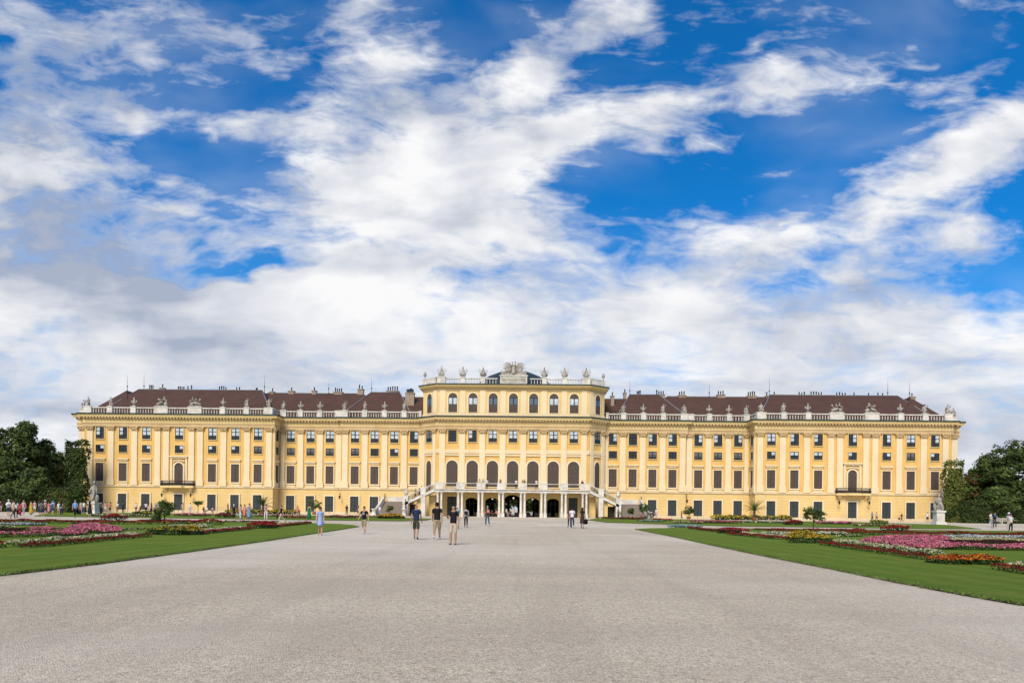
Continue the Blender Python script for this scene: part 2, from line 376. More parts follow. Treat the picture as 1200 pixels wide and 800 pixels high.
# ------------------------------------------------------------------ the palace
PAL = thing('palace', 'long baroque palace in yellow and cream with red-brown roof and raised centre', 'palace')
ZS, ZB, ZC, ZP = 5.25, 5.4, 19.62, 21.0        # string course, base of pilasters, cornice top, parapet top
def walls():
    mb = MB()
    for s in (-1, 1):
        def bx(x0, x1, y0, y1, z0, z1, m):
            a, b_ = (x0, x1) if s > 0 else (-x1, -x0); mb.box(a, b_, y0, y1, z0, z1, m)
        for (x0, x1, y) in ((47.9,86.1,-3.4),(86.1,87.95,-2.2),(34.9,47.9,0.0),(18.0,34.9,-.6)):
            bx(x0, x1, y-.06, 13, 0, ZS, 1); bx(x0, x1, y, 13, ZS, 19.0, 0)
    # centre block above the ground floor, canted corners
    poly = [(-18.3,13),(-18.3,-1.4),(-15,-4),(15,-4),(18.3,-1.4),(18.3,13)]
    mb.prism(poly, 4.75, 19.0, 0)
    mb.prism([(x*.998, y) for x, y in poly], 19.4, 25.6, 2)
    # ground floor of the centre: piers round the openings, passage behind
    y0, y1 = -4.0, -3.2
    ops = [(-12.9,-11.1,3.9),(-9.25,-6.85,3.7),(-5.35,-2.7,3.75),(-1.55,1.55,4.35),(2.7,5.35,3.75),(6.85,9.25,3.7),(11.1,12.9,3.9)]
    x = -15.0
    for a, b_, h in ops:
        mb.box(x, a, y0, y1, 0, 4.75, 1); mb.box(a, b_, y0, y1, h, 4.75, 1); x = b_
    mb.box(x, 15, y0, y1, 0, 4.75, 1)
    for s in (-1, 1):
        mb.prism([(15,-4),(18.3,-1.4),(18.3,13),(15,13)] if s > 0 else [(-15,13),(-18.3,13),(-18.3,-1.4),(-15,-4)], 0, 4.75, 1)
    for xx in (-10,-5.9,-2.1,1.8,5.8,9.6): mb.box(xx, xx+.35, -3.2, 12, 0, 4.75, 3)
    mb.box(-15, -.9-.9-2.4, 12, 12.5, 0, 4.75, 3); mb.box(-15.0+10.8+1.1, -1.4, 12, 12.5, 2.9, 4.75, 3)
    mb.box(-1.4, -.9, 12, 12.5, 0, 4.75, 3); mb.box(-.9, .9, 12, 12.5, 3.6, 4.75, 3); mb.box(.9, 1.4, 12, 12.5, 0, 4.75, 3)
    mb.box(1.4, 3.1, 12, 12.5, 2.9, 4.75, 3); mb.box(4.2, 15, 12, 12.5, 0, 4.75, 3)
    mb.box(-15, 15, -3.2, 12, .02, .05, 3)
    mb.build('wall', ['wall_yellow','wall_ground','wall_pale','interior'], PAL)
walls()
def wing_path(s, full=True):
    p = [(87.95,13),(87.95,-2.2),(86.1,-2.2),(86.1,-3.4),(47.9,-3.4),(47.9,0.0),(34.9,0.0),(34.9,-.6),(18.28,-.6)]
    return [(-x,y) for x,y in p] if s < 0 else p[::-1]
CP = [(-18.3,0.0),(-18.3,-1.4),(-15,-4),(15,-4),(18.3,-1.4),(18.3,0.0)]
def trims():
    cor = MB(); cr = MB(); cu = MB()
    for path, pub in ((wing_path(-1),0),(wing_path(1),0),(CP,1)):
        z = .03 if pub else 0
        if not pub: cr.sweep(path, [(0,0),(.16,0),(.16,.55),(0,.6)], 0)                    # plinth
        cr.sweep(path, [(0,ZS-.12+z),(.22,ZS-.12+z),(.26,ZS+.1+z),(0,ZS+.18+z)], 0)         # string course
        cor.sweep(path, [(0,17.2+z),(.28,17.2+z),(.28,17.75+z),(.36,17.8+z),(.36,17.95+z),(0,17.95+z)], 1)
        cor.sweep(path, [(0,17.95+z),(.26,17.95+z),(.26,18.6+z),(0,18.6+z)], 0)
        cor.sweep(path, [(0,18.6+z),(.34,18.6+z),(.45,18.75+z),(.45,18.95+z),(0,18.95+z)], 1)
        cor.sweep(path, [(0,18.95+z),(.85,19.05+z),(.9,19.25+z),(1.0,19.5+z),(0,19.5+z)], 0)
        cu.sweep(path, [(-.6,19.5+z),(1.06,19.5+z),(1.06,19.8+z),(-.6,19.88+z)], 0)
        # dentils
        for i in range(len(path)-1):
            a = Vector(path[i]); b_ = Vector(path[i+1]); d = b_-a; L = d.length; d.normalize(); nn = Vector((d.y,-d.x))
            if a.x == b_.x and abs(a.x) > 88: continue
            k = int(L/.62)
            for j in range(k):
                p = a + d*(L*(j+.5)/k)
                M = Matrix.Translation((p.x,p.y,0)) @ Matrix.Rotation(math.atan2(d.y,d.x),4,'Z')
                cor.box(-.16,.16,-.85,-.40,18.76+z,19.0+z,1,M)
    # attic of the centre
    AP = [(-18.26,5.0),(-18.26,-1.4),(-14.97,-4),(14.97,-4),(18.26,-1.4),(18.26,5.0)]
    cr.sweep(AP, [(0,19.9),(.18,19.9),(.18,20.3),(0,20.36)], 0)
    cor.sweep(AP, [(0,24.9),(.12,24.9),(.16,25.3),(0,25.3)], 1)
    cor.sweep(AP, [(0,25.3),(.3,25.35),(.5,25.5),(.8,25.65),(.9,25.9),(0,25.9)], 0)
    cu.sweep(AP, [(-.6,25.9),(.96,25.9),(.96,26.16),(-.6,26.2)], 0)
    cr.sweep(CP, [(0,12.45),(.16,12.45),(.22,13.1),(0,13.2)], 0)
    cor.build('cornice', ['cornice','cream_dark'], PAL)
    cr.build('string_course', ['cream'], PAL)
    cu.build('gutter', ['copper'], PAL)
trims()

# pilasters (> capital)
def pil_meshes(w, z0, z1, d=.24, capital=True):
    h = w/2; p = MB()
    p.box(-h-.14, h+.14, -d-.10, .02, z0, z0+1.15); p.box(-h-.06, h+.06, -d-.05, .02, z0+1.15, z0+1.4); p.box(-h, h, -d, .02, z0+1.4, z1)
    me = p.mesh('pilaster', ['cream'])
    c = MB()
    if capital:
        c.box(-h-.02,h+.02,-d-.04,.02,z1,z1+.1); c.add([(-h,-d-.03,z1+.1),(h,-d-.03,z1+.1),(h,.02,z1+.1),(-h,.02,z1+.1),(-h-.2,-d-.24,z1+.8),(h+.2,-d-.24,z1+.8),(h+.2,.02,z1+.8),(-h-.2,.02,z1+.8)],[(0,1,5,4),(1,2,6,5),(3,0,4,7),(4,5,6,7)],0)
        c.box(-h-.26,h+.26,-d-.3,.02,z1+.8,z1+.94)
        for sx in (-1,1):
            c.ball((sx*(h+.1),-d-.22,z1+.68),(.17,.13,.17),0,8,6); c.ball((sx*h*.5,-d-.14,z1+.36),(.15,.1,.2),0,6,4)
        c.ball((0,-d-.24,z1+.8),(.13,.1,.13),0,6,4); c.ball((0,-d-.14,z1+.4),(.14,.1,.22),0,6,4)
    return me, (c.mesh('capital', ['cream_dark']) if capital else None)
PM = pil_meshes(1.15, ZB, 16.28); PMs = pil_meshes(.8, ZB, 16.28)
def pilaster(x, y, rz=0.0, small=False, z=0):
    a, c = PMs if small else PM
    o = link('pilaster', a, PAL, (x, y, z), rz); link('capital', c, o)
for s in (-1, 1):
    for x in (84.9,80.65,75.9,71.2,69.45,64.35,62.6,57.9,53.15,48.75): pilaster(s*x, -3.4)
    pilaster(s*87.32, -2.2)
    for x in (47.15,43.5,39.5,35.65): pilaster(s*x, 0.0, small=x in (47.15,))
    for x in (34.2,30.15,26.15,22.15): pilaster(s*x, -.6)
    pilaster(s*18.72, -.6, small=True)
    for x in (2.03,6.05,10.05,14.0): pilaster(s*x, -4.0)
    ang = math.atan2(2.6, 3.3)
    pilaster(s*15.55, -3.57, s*ang, small=True); pilaster(s*17.95, -1.68, s*ang, small=True)
    pilaster(s*47.9, -3.0, -s*R(90), small=True)
# attic lesenes
lm = MB(); lm.box(-.55,.55,-.12,.02,20.36,24.9); lme = lm.mesh('lesene', ['cream'])
for s in (-1, 1):
    for x in (2.03,6.05,10.05,14.0): link('lesene', lme, PAL, (s*x, -4.0, 0))
    link('lesene', lme, PAL, (s*15.5, -3.62, 0), s*math.atan2(2.6,3.3))

# windows: a window is its surround, with frame, panes, shutters or a sill as sub-parts
def arch_poly(w, z0, z1, n=10):                                  # opening with a round head; z1 = crown
    r = w/2; zc = z1-r
    return [(-r,z0),(r,z0)] + [(r*math.cos(math.pi*i/n), zc+r*math.sin(math.pi*i/n)) for i in range(n+1)]
def ring_prism(mb, inner, outer, y0, y1, m=0):
    n = len(inner)
    v = [(x,y0,z) for x,z in outer]+[(x,y0,z) for x,z in inner]+[(x,y1,z) for x,z in outer]+[(x,y1,z) for x,z in inner]
    f = []
    for i in range(n):
        j = (i+1) % n
        f += [(i,j,n+j,n+i),(2*n+j,2*n+i,3*n+i,3*n+j),(j,i,2*n+i,2*n+j),(n+i,n+j,3*n+j,3*n+i)]
    mb.add(v, f, m)
def rect(w, z0, z1): return [(-w/2,z0),(w/2,z0),(w/2,z1),(-w/2,z1)]
def frame_ring(w, z0, z1, b, y0, y1, arch=False, mats=('cream',)):
    mb = MB()
    if arch: ring_prism(mb, arch_poly(w,z0,z1), arch_poly(w+2*b,z0-b*.6,z1+b), y0, y1)
    else: ring_prism(mb, rect(w,z0,z1), rect(w+2*b,z0-b,z1+b), y0, y1)
    return mb
def muntins(w, z0, z1, nx, nz, arch=False, t=.05, y=-.075):
    mb = MB()
    mb.box(-w/2,-w/2+.09,y,-.02,z0,z1-(w/2 if arch else 0)); mb.box(w/2-.09,w/2,y,-.02,z0,z1-(w/2 if arch else 0))
    if not arch: mb.box(-w/2+.09,w/2-.09,y,-.02,z1-.1,z1)
    mb.box(-w/2+.09,w/2-.09,y,-.02,z0,z0+.1)
    for i in range(1, nx):
        x = -w/2+w*i/nx; q = t*1.6 if i*2 == nx else t; mb.box(x-q,x+q,y-.006,-.02,z0+.1,z1-(.1 if not arch else .05))
    for j in range(1, nz):
        z = z0+(z1-z0)*j/nz; mb.box(-w/2+.09,w/2-.09,y+.006,-.02,z-t,z+t)
    return mb
def glass(w, z0, z1, style, nx, nz, arch=False):
    mb = MB()
    if arch: mb.prism_y(arch_poly(w,z0,z1), -.03, .02, 0)
    else: mb.box(-w/2,w/2,-.03,.02,z0,z1,0)
    if style == 'bright':
        for i in range(nx):
            for j in range(1, nz): 
                x0 = -w/2+w*i/nx; za = z0+(z1-z0)*j/nz; mb.box(x0+.1,x0+w/nx-.1,-.04,-.028,za+.06,za+(z1-z0)/nz-.07,1)
    elif style == 'half':
        side = rnd.random()
        for i in range(nx):
            for j in range(1, nz):
                if (side < .35 and i == 0) or (.35 <= side < .7 and i == 1) or (side >= .7 and j == nz-1):
                    x0 = -w/2+w*i/nx; za = z0+(z1-z0)*j/nz; mb.box(x0+.1,x0+w/nx-.1,-.04,-.028,za+.06,za+(z1-z0)/nz-.07,1)
    elif style == 'blind':
        mb.box(-w/2+.1,w/2-.1,-.04,-.028,z0+(z1-z0)*.35,z1-.1,2)
    return mb
noisy('blind', (.20,.19,.18), (.14,.13,.13), 2.0)
newmat('glass_blue', (.10,.15,.20), .15, spec=.6)
GM = ['glass_dark','curtain','blind']
def shutter_mesh(w, z0, z1, arch=False, mat='shutter', split=2):
    mb = MB(); pz = z1
    if arch: mb.prism_y(arch_poly(w,z0,z1), -.06, .02, 0); pz = z1-w/2
    else: mb.box(-w/2,w/2,-.06,.02,z0,z1,0)
    for sx in (-1, 1):
        x0, x1 = (-w/2+.08, -.04) if sx < 0 else (.04, w/2-.08)
        for k in range(split):
            a = z0+.1+(pz-z0-.1)*k/split; b_ = z0+(pz-z0-.1)*(k+1)/split
            n = max(3, int((b_-a)/.16))
            for q in range(n):                                    # louvre slats
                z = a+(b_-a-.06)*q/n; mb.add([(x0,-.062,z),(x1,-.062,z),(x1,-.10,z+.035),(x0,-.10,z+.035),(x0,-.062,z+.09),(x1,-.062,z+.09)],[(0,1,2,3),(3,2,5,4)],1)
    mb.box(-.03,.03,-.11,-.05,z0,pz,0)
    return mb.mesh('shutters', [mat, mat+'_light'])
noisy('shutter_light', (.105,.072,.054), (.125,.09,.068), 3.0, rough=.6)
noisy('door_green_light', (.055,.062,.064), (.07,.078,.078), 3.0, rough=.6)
WK = {}
def wkind(key, surround, kids): WK[key] = (surround, kids)
S1 = frame_ring(1.68,14.7,17.05,.13,-.16,.02); wm1 = S1.mesh('window', ['wall_pale'])
S2 = frame_ring(1.68,11.98,13.5,.12,-.14,.02); wm2 = S2.mesh('small_window', ['wall_pale'])
fr1 = muntins(1.68,14.7,17.05,2,3).mesh('frame', ['iron']); fr2 = muntins(1.68,11.98,13.5,2,2).mesh('frame', ['iron'])
g1 = {st:[glass(1.68,14.7,17.05,st,2,3).mesh('pane', GM) for _ in range(3 if st == 'half' else 1)] for st in ('bright','half','blind','dark')}
g2 = {st:[glass(1.68,11.98,13.5,st,2,2).mesh('pane', GM) for _ in range(3 if st == 'half' else 1)] for st in ('bright','half','blind','dark')}
def upper(x, y, st, rz=0, z=0):
    o = link('window', wm1, PAL, (x,y,z), rz); link('frame', fr1, o); link('pane', rnd.choice(g1[st]), o)
def small(x, y, st, rz=0):
    o = link('small_window', wm2, PAL, (x,y,0), rz); link('frame', fr2, o); link('pane', rnd.choice(g2[st]), o)
s3 = frame_ring(1.62,6.25,9.85,.2,-.18,.02)
s3.box(-1.15,1.15,-.30,.02,10.58,10.82); s3.box(-1.0,1.0,-.16,.02,10.3,10.58)
s3.box(-1.0,1.0,-.12,.02,5.46,6.0); s3.box(-1.08,1.08,-.26,-.0,6.0,6.05)
wm3 = s3.mesh('tall_window', ['cream']); sh3 = shutter_mesh(1.62,6.25,9.85)
def tall(x, y, rz=0):
    o = link('tall_window', wm3, PAL, (x,y,0), rz); link('shutters', sh3, o)
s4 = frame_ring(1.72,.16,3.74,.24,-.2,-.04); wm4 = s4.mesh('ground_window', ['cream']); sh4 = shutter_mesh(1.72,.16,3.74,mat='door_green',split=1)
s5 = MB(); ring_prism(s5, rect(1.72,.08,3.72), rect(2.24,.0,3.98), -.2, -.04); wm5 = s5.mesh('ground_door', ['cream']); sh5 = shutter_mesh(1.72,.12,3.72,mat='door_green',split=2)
def groundw(x, y, rz=0, door=False):
    o = link('ground_door' if door else 'ground_window', wm5 if door else wm4, PAL, (x,y-.06*math.cos(rz),0), rz); link('shutters', sh5 if door else sh4, o)
def bay(x, y, a, b, door=False):
    upper(x,y,a); small(x,y,b); tall(x,y); groundw(x,y,door=door)
# left wing then right wing, bay by bay (upper pane look, small pane look)
for x, a, b in ((-82.9,'half','half'),(-78.2,'half','dark'),(-73.5,'bright','half'),(-60.15,'bright','half'),(-55.5,'bright','half'),(-50.95,'bright','blind')): bay(x,-3.4,a,b,door=(x<-70))
for x, a, b in ((82.9,'half','half'),(78.2,'bright','blind'),(73.5,'half','half'),(60.15,'half','bright'),(55.5,'half','bright'),(50.95,'bright','half')): bay(x,-3.4,a,b,door=True)
for x, a, b in ((-45.5,'bright','blind'),(-41.45,'bright','blind'),(-37.5,'bright','blind')): bay(x,0,a,b,door=x>-38)
for x, a, b in ((45.5,'half','blind'),(41.45,'half','blind'),(37.5,'half','blind')): bay(x,0,a,b)
for x, a, b in ((-32.18,'bright','blind'),(-28.16,'bright','dark'),(-24.17,'bright','half'),(-20.16,'half','dark'),(32.18,'half','dark'),(28.16,'half','blind'),(24.17,'dark','dark'),(20.16,'half','dark')):
    if abs(x) > 27: bay(x,-.6,a,b,door=True)
    else:
        upper(x,-.6,a); small(x,-.6,b); tall(x,-.6)
for s in (-1, 1):
    upper(s*66.85,-3.4,'bright' if s < 0 else 'half'); small(s*66.85,-3.4,'half'); groundw(s*66.85,-3.4,door=True)
    upper(s*47.9,-1.6,'dark',-s*R(90)); small(s*47.9,-1.6,'dark',-s*R(90)); tall(s*47.9,-1.6,-s*R(90))
# arched windows of the piano nobile and the attic
sa = frame_ring(2.25,5.9,11.05,.32,-.15,.02,True); sa.box(-1.45,1.45,-.2,.02,12.0,12.3)
wma = sa.mesh('arched_window', ['cream']); sha = shutter_mesh(2.25,5.9,11.05,True,split=3)
sb = frame_ring(1.75,20.55,24.4,.22,-.13,.02,True); wmb = sb.mesh('attic_window', ['cream'])
fb = muntins(1.75,20.55,24.4,2,1,True)
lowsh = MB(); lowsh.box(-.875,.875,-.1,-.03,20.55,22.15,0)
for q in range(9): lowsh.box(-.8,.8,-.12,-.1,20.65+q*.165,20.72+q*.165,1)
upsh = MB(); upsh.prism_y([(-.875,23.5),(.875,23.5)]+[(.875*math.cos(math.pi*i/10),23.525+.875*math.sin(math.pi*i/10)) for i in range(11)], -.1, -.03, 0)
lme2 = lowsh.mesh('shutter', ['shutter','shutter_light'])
gb = MB(); gb.prism_y(arch_poly(1.75,20.55,24.4), -.03, .02, 0)
for sx in (-1, 1): gb.box(.1 if sx>0 else -.78, .78 if sx>0 else -.1, -.045,-.028,22.2,23.4,1)
gbm = [gb.mesh('pane', ['glass_dark','glass_blue']), gb.mesh('pane', ['glass_dark','curtain'])]
ume2 = upsh.mesh('shutter', ['shutter'])
def attic(x, y, rz=0, sc=1.0, v=0):
    o = link('attic_window', wmb, PAL, (x,y,0), rz); o.scale = (sc,1,1)
    link('frame', fbm, o); link('pane', gbm[v], o); link('shutter', lme2, o); link('shutter', ume2, o)
fbm = fb.mesh('frame', ['iron'])
def arched(x, y, rz=0, sc=1.0):
    o = link('arched_window', wma, PAL, (x,y,0), rz); o.scale = (sc,1,1); link('shutters', sha, o)
for i, x in enumerate((-12,-8,-4,0,4,8,12)):
    arched(x, -4.0); attic(x, -4.0, v=(0 if 2 <= i <= 4 else 1)); upper(x, -4.0, ['dark','half','bright','bright','bright','bright','bright'][i])
for s in (-1, 1):
    a = s*math.atan2(2.6,3.3)
    arched(s*16.75,-2.62,a,.62); attic(s*16.75,-2.62,a,.75,0); upper(s*16.75,-2.62,'blind',a)

# balcony doors of the outer blocks with their balconies
sd_ = frame_ring(1.75,5.6,10.0,.3,-.22,.02,True)
sd_.box(-1.9,1.9,-.42,.02,11.15,11.4); sd_.box(-1.7,1.7,-.26,.02,10.9,11.15)
for sx in (-1, 1): sd_.box(*sorted((sx*1.35,sx*1.68)),-.2,.02,5.45,10.9)
for k in range(7): sd_.ball((-1.0+k*.33,-.25,10.55-.07*abs(k-3)),(.2,.12,.17),0,6,4)
bdm = sd_.mesh('balcony_door', ['cream']); shd = shutter_mesh(1.75,5.6,10.0,True,split=2)
bl = MB(); bl.prism([(-3.3,-.06),(-3.3,-1.0),(-1.6,-1.0),(-1.2,-1.6),(1.2,-1.6),(1.6,-1.0),(3.3,-1.0),(3.3,-.06)], 5.0, 5.42)
for sx in (-1, 1):
    bl.add([(sx*2.6-.25,-.06,3.9),(sx*2.6+.25,-.06,3.9),(sx*2.6+.25,-.9,4.95),(sx*2.6-.25,-.9,4.95),(sx*2.6-.25,-.06,4.995),(sx*2.6+.25,-.06,4.995)],[(0,1,2,3),(3,2,5,4),(0,3,4),(1,5,2)])
blm = bl.mesh('balcony', ['cornice'])
rl = MB(); pth = [(-3.2,-.1),(-3.2,-.92),(-1.55,-.92),(-1.15,-1.52),(1.15,-1.52),(1.55,-.92),(3.2,-.92),(3.2,-.1)]
for i in range(len(pth)-1):
    a = Vector(pth[i]); b_ = Vector(pth[i+1]); L = (b_-a).length; n = max(2, int(L/.16))
    rl.tube([(a.x,a.y,6.38),(b_.x,b_.y,6.38)], .06, 5); rl.tube([(a.x,a.y,5.5),(b_.x,b_.y,5.5)], .035, 5); rl.tube([(a.x,a.y,5.95),(b_.x,b_.y,5.95)], .028, 5)
    for j in range(n+1):
        p = a.lerp(b_, j/n); rl.tube([(p.x,p.y,5.42),(p.x,p.y,6.38)], .034, 4)
        if j % 2 == 0 and j < n: rl.lathe([(.03,-.22),(.17,-.08),(.17,.08),(.03,.22)],6,0,(p.x,p.y,5.75))
rlm = rl.mesh('railing', ['iron'])
for s in (-1, 1):
    o = link('balcony_door', bdm, PAL, (s*66.85,-3.4,0)); link('shutters', shd, o)
    o = link('balcony', blm, PAL, (s*66.85,-3.4,0)); link('railing', rlm, o)

# wall lanterns
wl = MB(); wl.tube([(0,0,4.1),(0,-.35,4.35),(0,-.75,4.3),(0,-.9,3.95)], .035, 5); wl.tube([(0,0,3.5),(0,-.3,3.8),(0,-.35,4.3)], .025, 5)
wl.lathe([(.03,0),(.1,.05),(.2,.5),(.26,.52),(.14,.68),(.03,.78)], 6, 0, (0,-.9,3.15)); wlm = wl.mesh('wall_lantern', ['iron'])
for s in (-1, 1):
    for x, y in ((64.0,-3.46),(69.8,-3.46),(35.0,0-.66),(25.9,-.66)): link('wall_lantern', wlm, PAL, (s*x, y, 0))

# ------------------------------------------------------------------ roof
def hip(x0, x1, y0, y1, z0, xr0, xr1, yr, zr, yb=None):
    # front slope, end slopes, rear slope
    rf.add([(x0,y0,z0),(x1,y0,z0),(x1,y1,z0),(x0,y1,z0),(xr0,yr,zr),(xr1,yr,zr)], [(0,1,5,4),(1,2,5),(2,3,4,5),(3,0,4)], 0)
RFO = {}
for s in (-1, 1):
    rf = MB()
    def h2(a, b, y0, y1, z0, ra, rb, yr, zr):
        if s > 0: hip(a,b,y0,y1,z0,ra,rb,yr,zr)
        else: hip(-b,-a,y0,y1,z0,-rb,-ra,yr,zr)
    h2(48.6,84.6,-2.2,19,19.75,54.5,81.4,7.5,26.45)          # over the outer block
    # side wing running back from the corner, hipped towards the garden
    rf.add([(s*x,y,z) for x,y,z in ((78.5,-1.2,19.76),(88.0,-1.2,19.76),(88.0,42,19.76),(78.5,42,19.76),(83.2,6.0,26.0),(83.2,38,26.0))], [(0,1,4),(1,2,5,4),(2,3,5),(3,0,4,5)], 0)
    h2(19.0,58,1.2,17,19.74,33.0,57,9.2,26.2)
    h2(20.5,36.5,.4,17.6,19.72,24.8,31.0,8.2,26.35)         # hipped pavilion roof next to the centre
    h2(17.0,27.0,1.6,16,19.73,16.0,26,8.8,25.6)
    RFO[s] = rf.build('roof', ['roof_tile'], PAL)
# lead cappings on hips, chimneys, lightning rods
for s in (-1, 1):
    hc = MB()
    for a, b_ in (((84.6,-2.2,19.8),(81.4,7.5,26.5)),((48.6,-2.2,19.8),(54.5,7.5,26.5)),((20.5,.4,19.8),(24.8,8.2,26.42)),((36.5,.4,19.8),(31.0,8.2,26.42)),((54.5,7.5,26.5),(81.4,7.5,26.5)),((33,9.2,26.25),(54,9.2,26.25)),((24.8,8.2,26.42),(31,8.2,26.42))):
        hc.tube([(s*a[0],a[1],a[2]),(s*b_[0],b_[1],b_[2])], .12, 5)
    hc.build('ridge_cap', ['lead'], RFO[s])
def chim(px, w, h, pots=3, Y=9.5, zt=26.1, mat='chimney_brick'):
    x = px; mb = MB()
    mb.box(-w/2,w/2,-.5,.5,zt-2.0,zt+h); mb.box(-w/2-.1,w/2+.1,-.6,.6,zt+h,zt+h+.18)
    for k in range(pots):
        xx = (-w/2+.3+(w-.6)*k/max(1,pots-1)) if pots > 1 else 0
        mb.lathe([(.12,0),(.12,.7+.35*rnd.random()),(.17,.75)], 6, 1, (xx,0,zt+h+.18))
    mb.build('chimney', [mat,'iron'], RFO[1 if x > 0 else -1], (x,Y,0))
# along the ridges: (x, width, height, pots)
for x, w, h, p in ((-79.8,1.3,.6,3),(-77.3,.9,.9,1),(-73.2,1.8,.3,4),(-71.3,1.4,.6,2),(-64,2.0,.4,4),(-60.6,1.2,.35,2),(-56.5,.8,.3,2),(-53,.8,.3,1),(-48.8,1.2,.5,1),(-43.8,.9,.6,1),(-38.5,1.9,.35,4),(-33.6,1.2,1.0,2),(-26.6,2.6,.7,5),
                   (23.9,.6,.7,1),(26.9,1.2,.3,3),(31.5,2.0,.4,4),(36.2,1.6,.3,3),(44.6,1.6,.5,3),(51.2,1.9,.3,4),(55.3,2.2,.3,2),(62.0,1.7,.3,3),(65.1,2.8,.4,5),(70.4,2.4,.4,4),(73.2,1.0,.5,1),(76.3,.8,.4,1),(78.8,1.6,.4,2)):
    chim(x, w, h, p)
chim(83.6,1.0,2.0,1,6,23.9); chim(87.3,1.1,1.0,1,8,22.9); chim(-22.3,1.9,1.5,6,6.5,24.4); chim(20.9,.7,.9,1,7.0,24.8)
for x, y, z, h in ((-83.2,6.2,25.9,4.6),(-80.6,8,26.3,5.5),(-54.2,8,26.4,5.0),(-40.5,9,26.3,3.5),(-31,8.3,26.3,4.8),(24.8,8.3,26.3,4.8),(42.0,9,26.1,4.0),(54.5,8,26.4,5.5),(79.6,8,26.3,5.5),(83.2,6.2,25.9,4.6)):
    rd = MB(); rd.tube([(x,y,z-.3),(x,y,z+1.2),(x,y,z+h*.72)], [.07,.04,.012], 5); rd.ball((x,y,z+1.0),.16,0,6,4); rd.build('lightning_rod', ['iron'], RFO[1 if x > 0 else -1])
# dome behind the crest
dm = MB(); n = 28
prof = [(8.2,0),(8.2,.9),(7.2,2.1),(5.6,3.1),(3.6,3.95),(1.8,4.4),(.05,4.55)]
dm.lathe(prof, n, 0, (0,4.5,26.0), sx=1.0, sy=.9); dm.build('dome', ['dome_metal'], PAL)
dk = MB(); dk.prism([(-17.9,12.9),(-17.9,-1.2),(-14.7,-3.7),(14.7,-3.7),(17.9,-1.2),(17.9,12.9)], 25.6, 26.05); dk.build('roof_deck', ['lead'], PAL)

# ------------------------------------------------------------------ balustrades with pedestals
bal_prof = [(.09,0),(.09,.06),(.05,.10),(.085,.3),(.095,.42),(.05,.78),(.05,.86),(.09,.9),(.09,.95)]
def balustrade(p0, p1, z0, h=1.35, name='balustrade', mat='white_stone', pitch=.5, parent=None):
    a = Vector(p0); b_ = Vector(p1); L = (b_-a).length; ang = math.atan2(b_.y-a.y, b_.x-a.x)
    mb = MB(); mb.box(0,L,-.16,.16,0,.2); mb.box(0,L,-.19,.19,h-.2,h)
    n = max(1, int(L/pitch)); k = (h-.4)/.95
    for j in range(n):
        mb.lathe([(r*1.0,z*k) for r,z in bal_prof], 6, 0, (L*(j+.5)/n,0,.2))
    return mb.build(name, [mat], parent or PAL, (a.x,a.y,z0), ang)
def pedestal(x, y, w, z0, h=1.5, d=.8, rz=0.0):
    mb = MB(); mb.box(-w/2,w/2,-d/2,d/2,0,h-.16); mb.box(-w/2-.06,w/2+.06,-d/2-.06,d/2+.06,h-.16,h); mb.box(-w/2-.05,w/2+.05,-d/2-.05,d/2+.05,0,.2)
    return mb.build('pedestal', ['white_stone'], PAL, (x,y,z0), rz)
ZB0 = 19.66
ROOFST = []      # x, y, z, kind of the roof ornaments
for s in (-1, 1):
    y = -3.75
    A = [(85.15,1.5,'figure'),(80.65,1.0,'figure'),(75.9,1.0,'vase'),(70.3,2.7,'group'),(63.5,2.7,'group'),(57.9,1.0,'vase'),(53.15,1.0,'figure'),(48.75,1.7,'figure')]
    for i, (x, w, k) in enumerate(A):
        pedestal(s*x, y, w, ZB0); ROOFST.append((s*x, y, ZB0+1.5, k))
        if i: 
            x1, w1 = A[i-1][0], A[i-1][1]
            a, b_ = x+w/2, x1-w1/2; balustrade((min(s*a,s*b_),y),(max(s*a,s*b_),y),ZB0)
    pedestal(s*87.5,-1.6,1.2,ZB0-.3); ROOFST.append((s*87.5,-1.6,ZB0+1.2,'figure'))
    balustrade((s*47.9,-3.3) if s < 0 else (s*47.9,-.6), (s*47.9,-.6) if s < 0 else (s*47.9,-3.3), ZB0)
    y = -.35
    Bq = [(47.0,1.2,'figure'),(43.5,1.0,'vase'),(39.5,1.0,'vase'),(35.75,1.2,None)]
    for i, (x, w, k) in enumerate(Bq):
        pedestal(s*x, y, w, ZB0)
        if k: ROOFST.append((s*x, y, ZB0+1.5, k))
        if i:
            x1, w1 = Bq[i-1][:2]; a, b_ = x+w/2, x1-w1/2; balustrade((min(s*a,s*b_),y),(max(s*a,s*b_),y),ZB0)
    y = -.95
    Dq = [(34.3,1.4,'figure'),(30.15,1.0,'figure'),(26.15,1.0,'vase'),(22.15,1.0,'figure'),(18.9,.5,None)]
    for i, (x, w, k) in enumerate(Dq):
        pedestal(s*x, y, w, ZB0)
        if k: ROOFST.append((s*x, y, ZB0+1.5, k))
        if i:
            x1, w1 = Dq[i-1][:2]; a, b_ = x+w/2, x1-w1/2; balustrade((min(s*a,s*b_),y),(max(s*a,s*b_),y),ZB0)
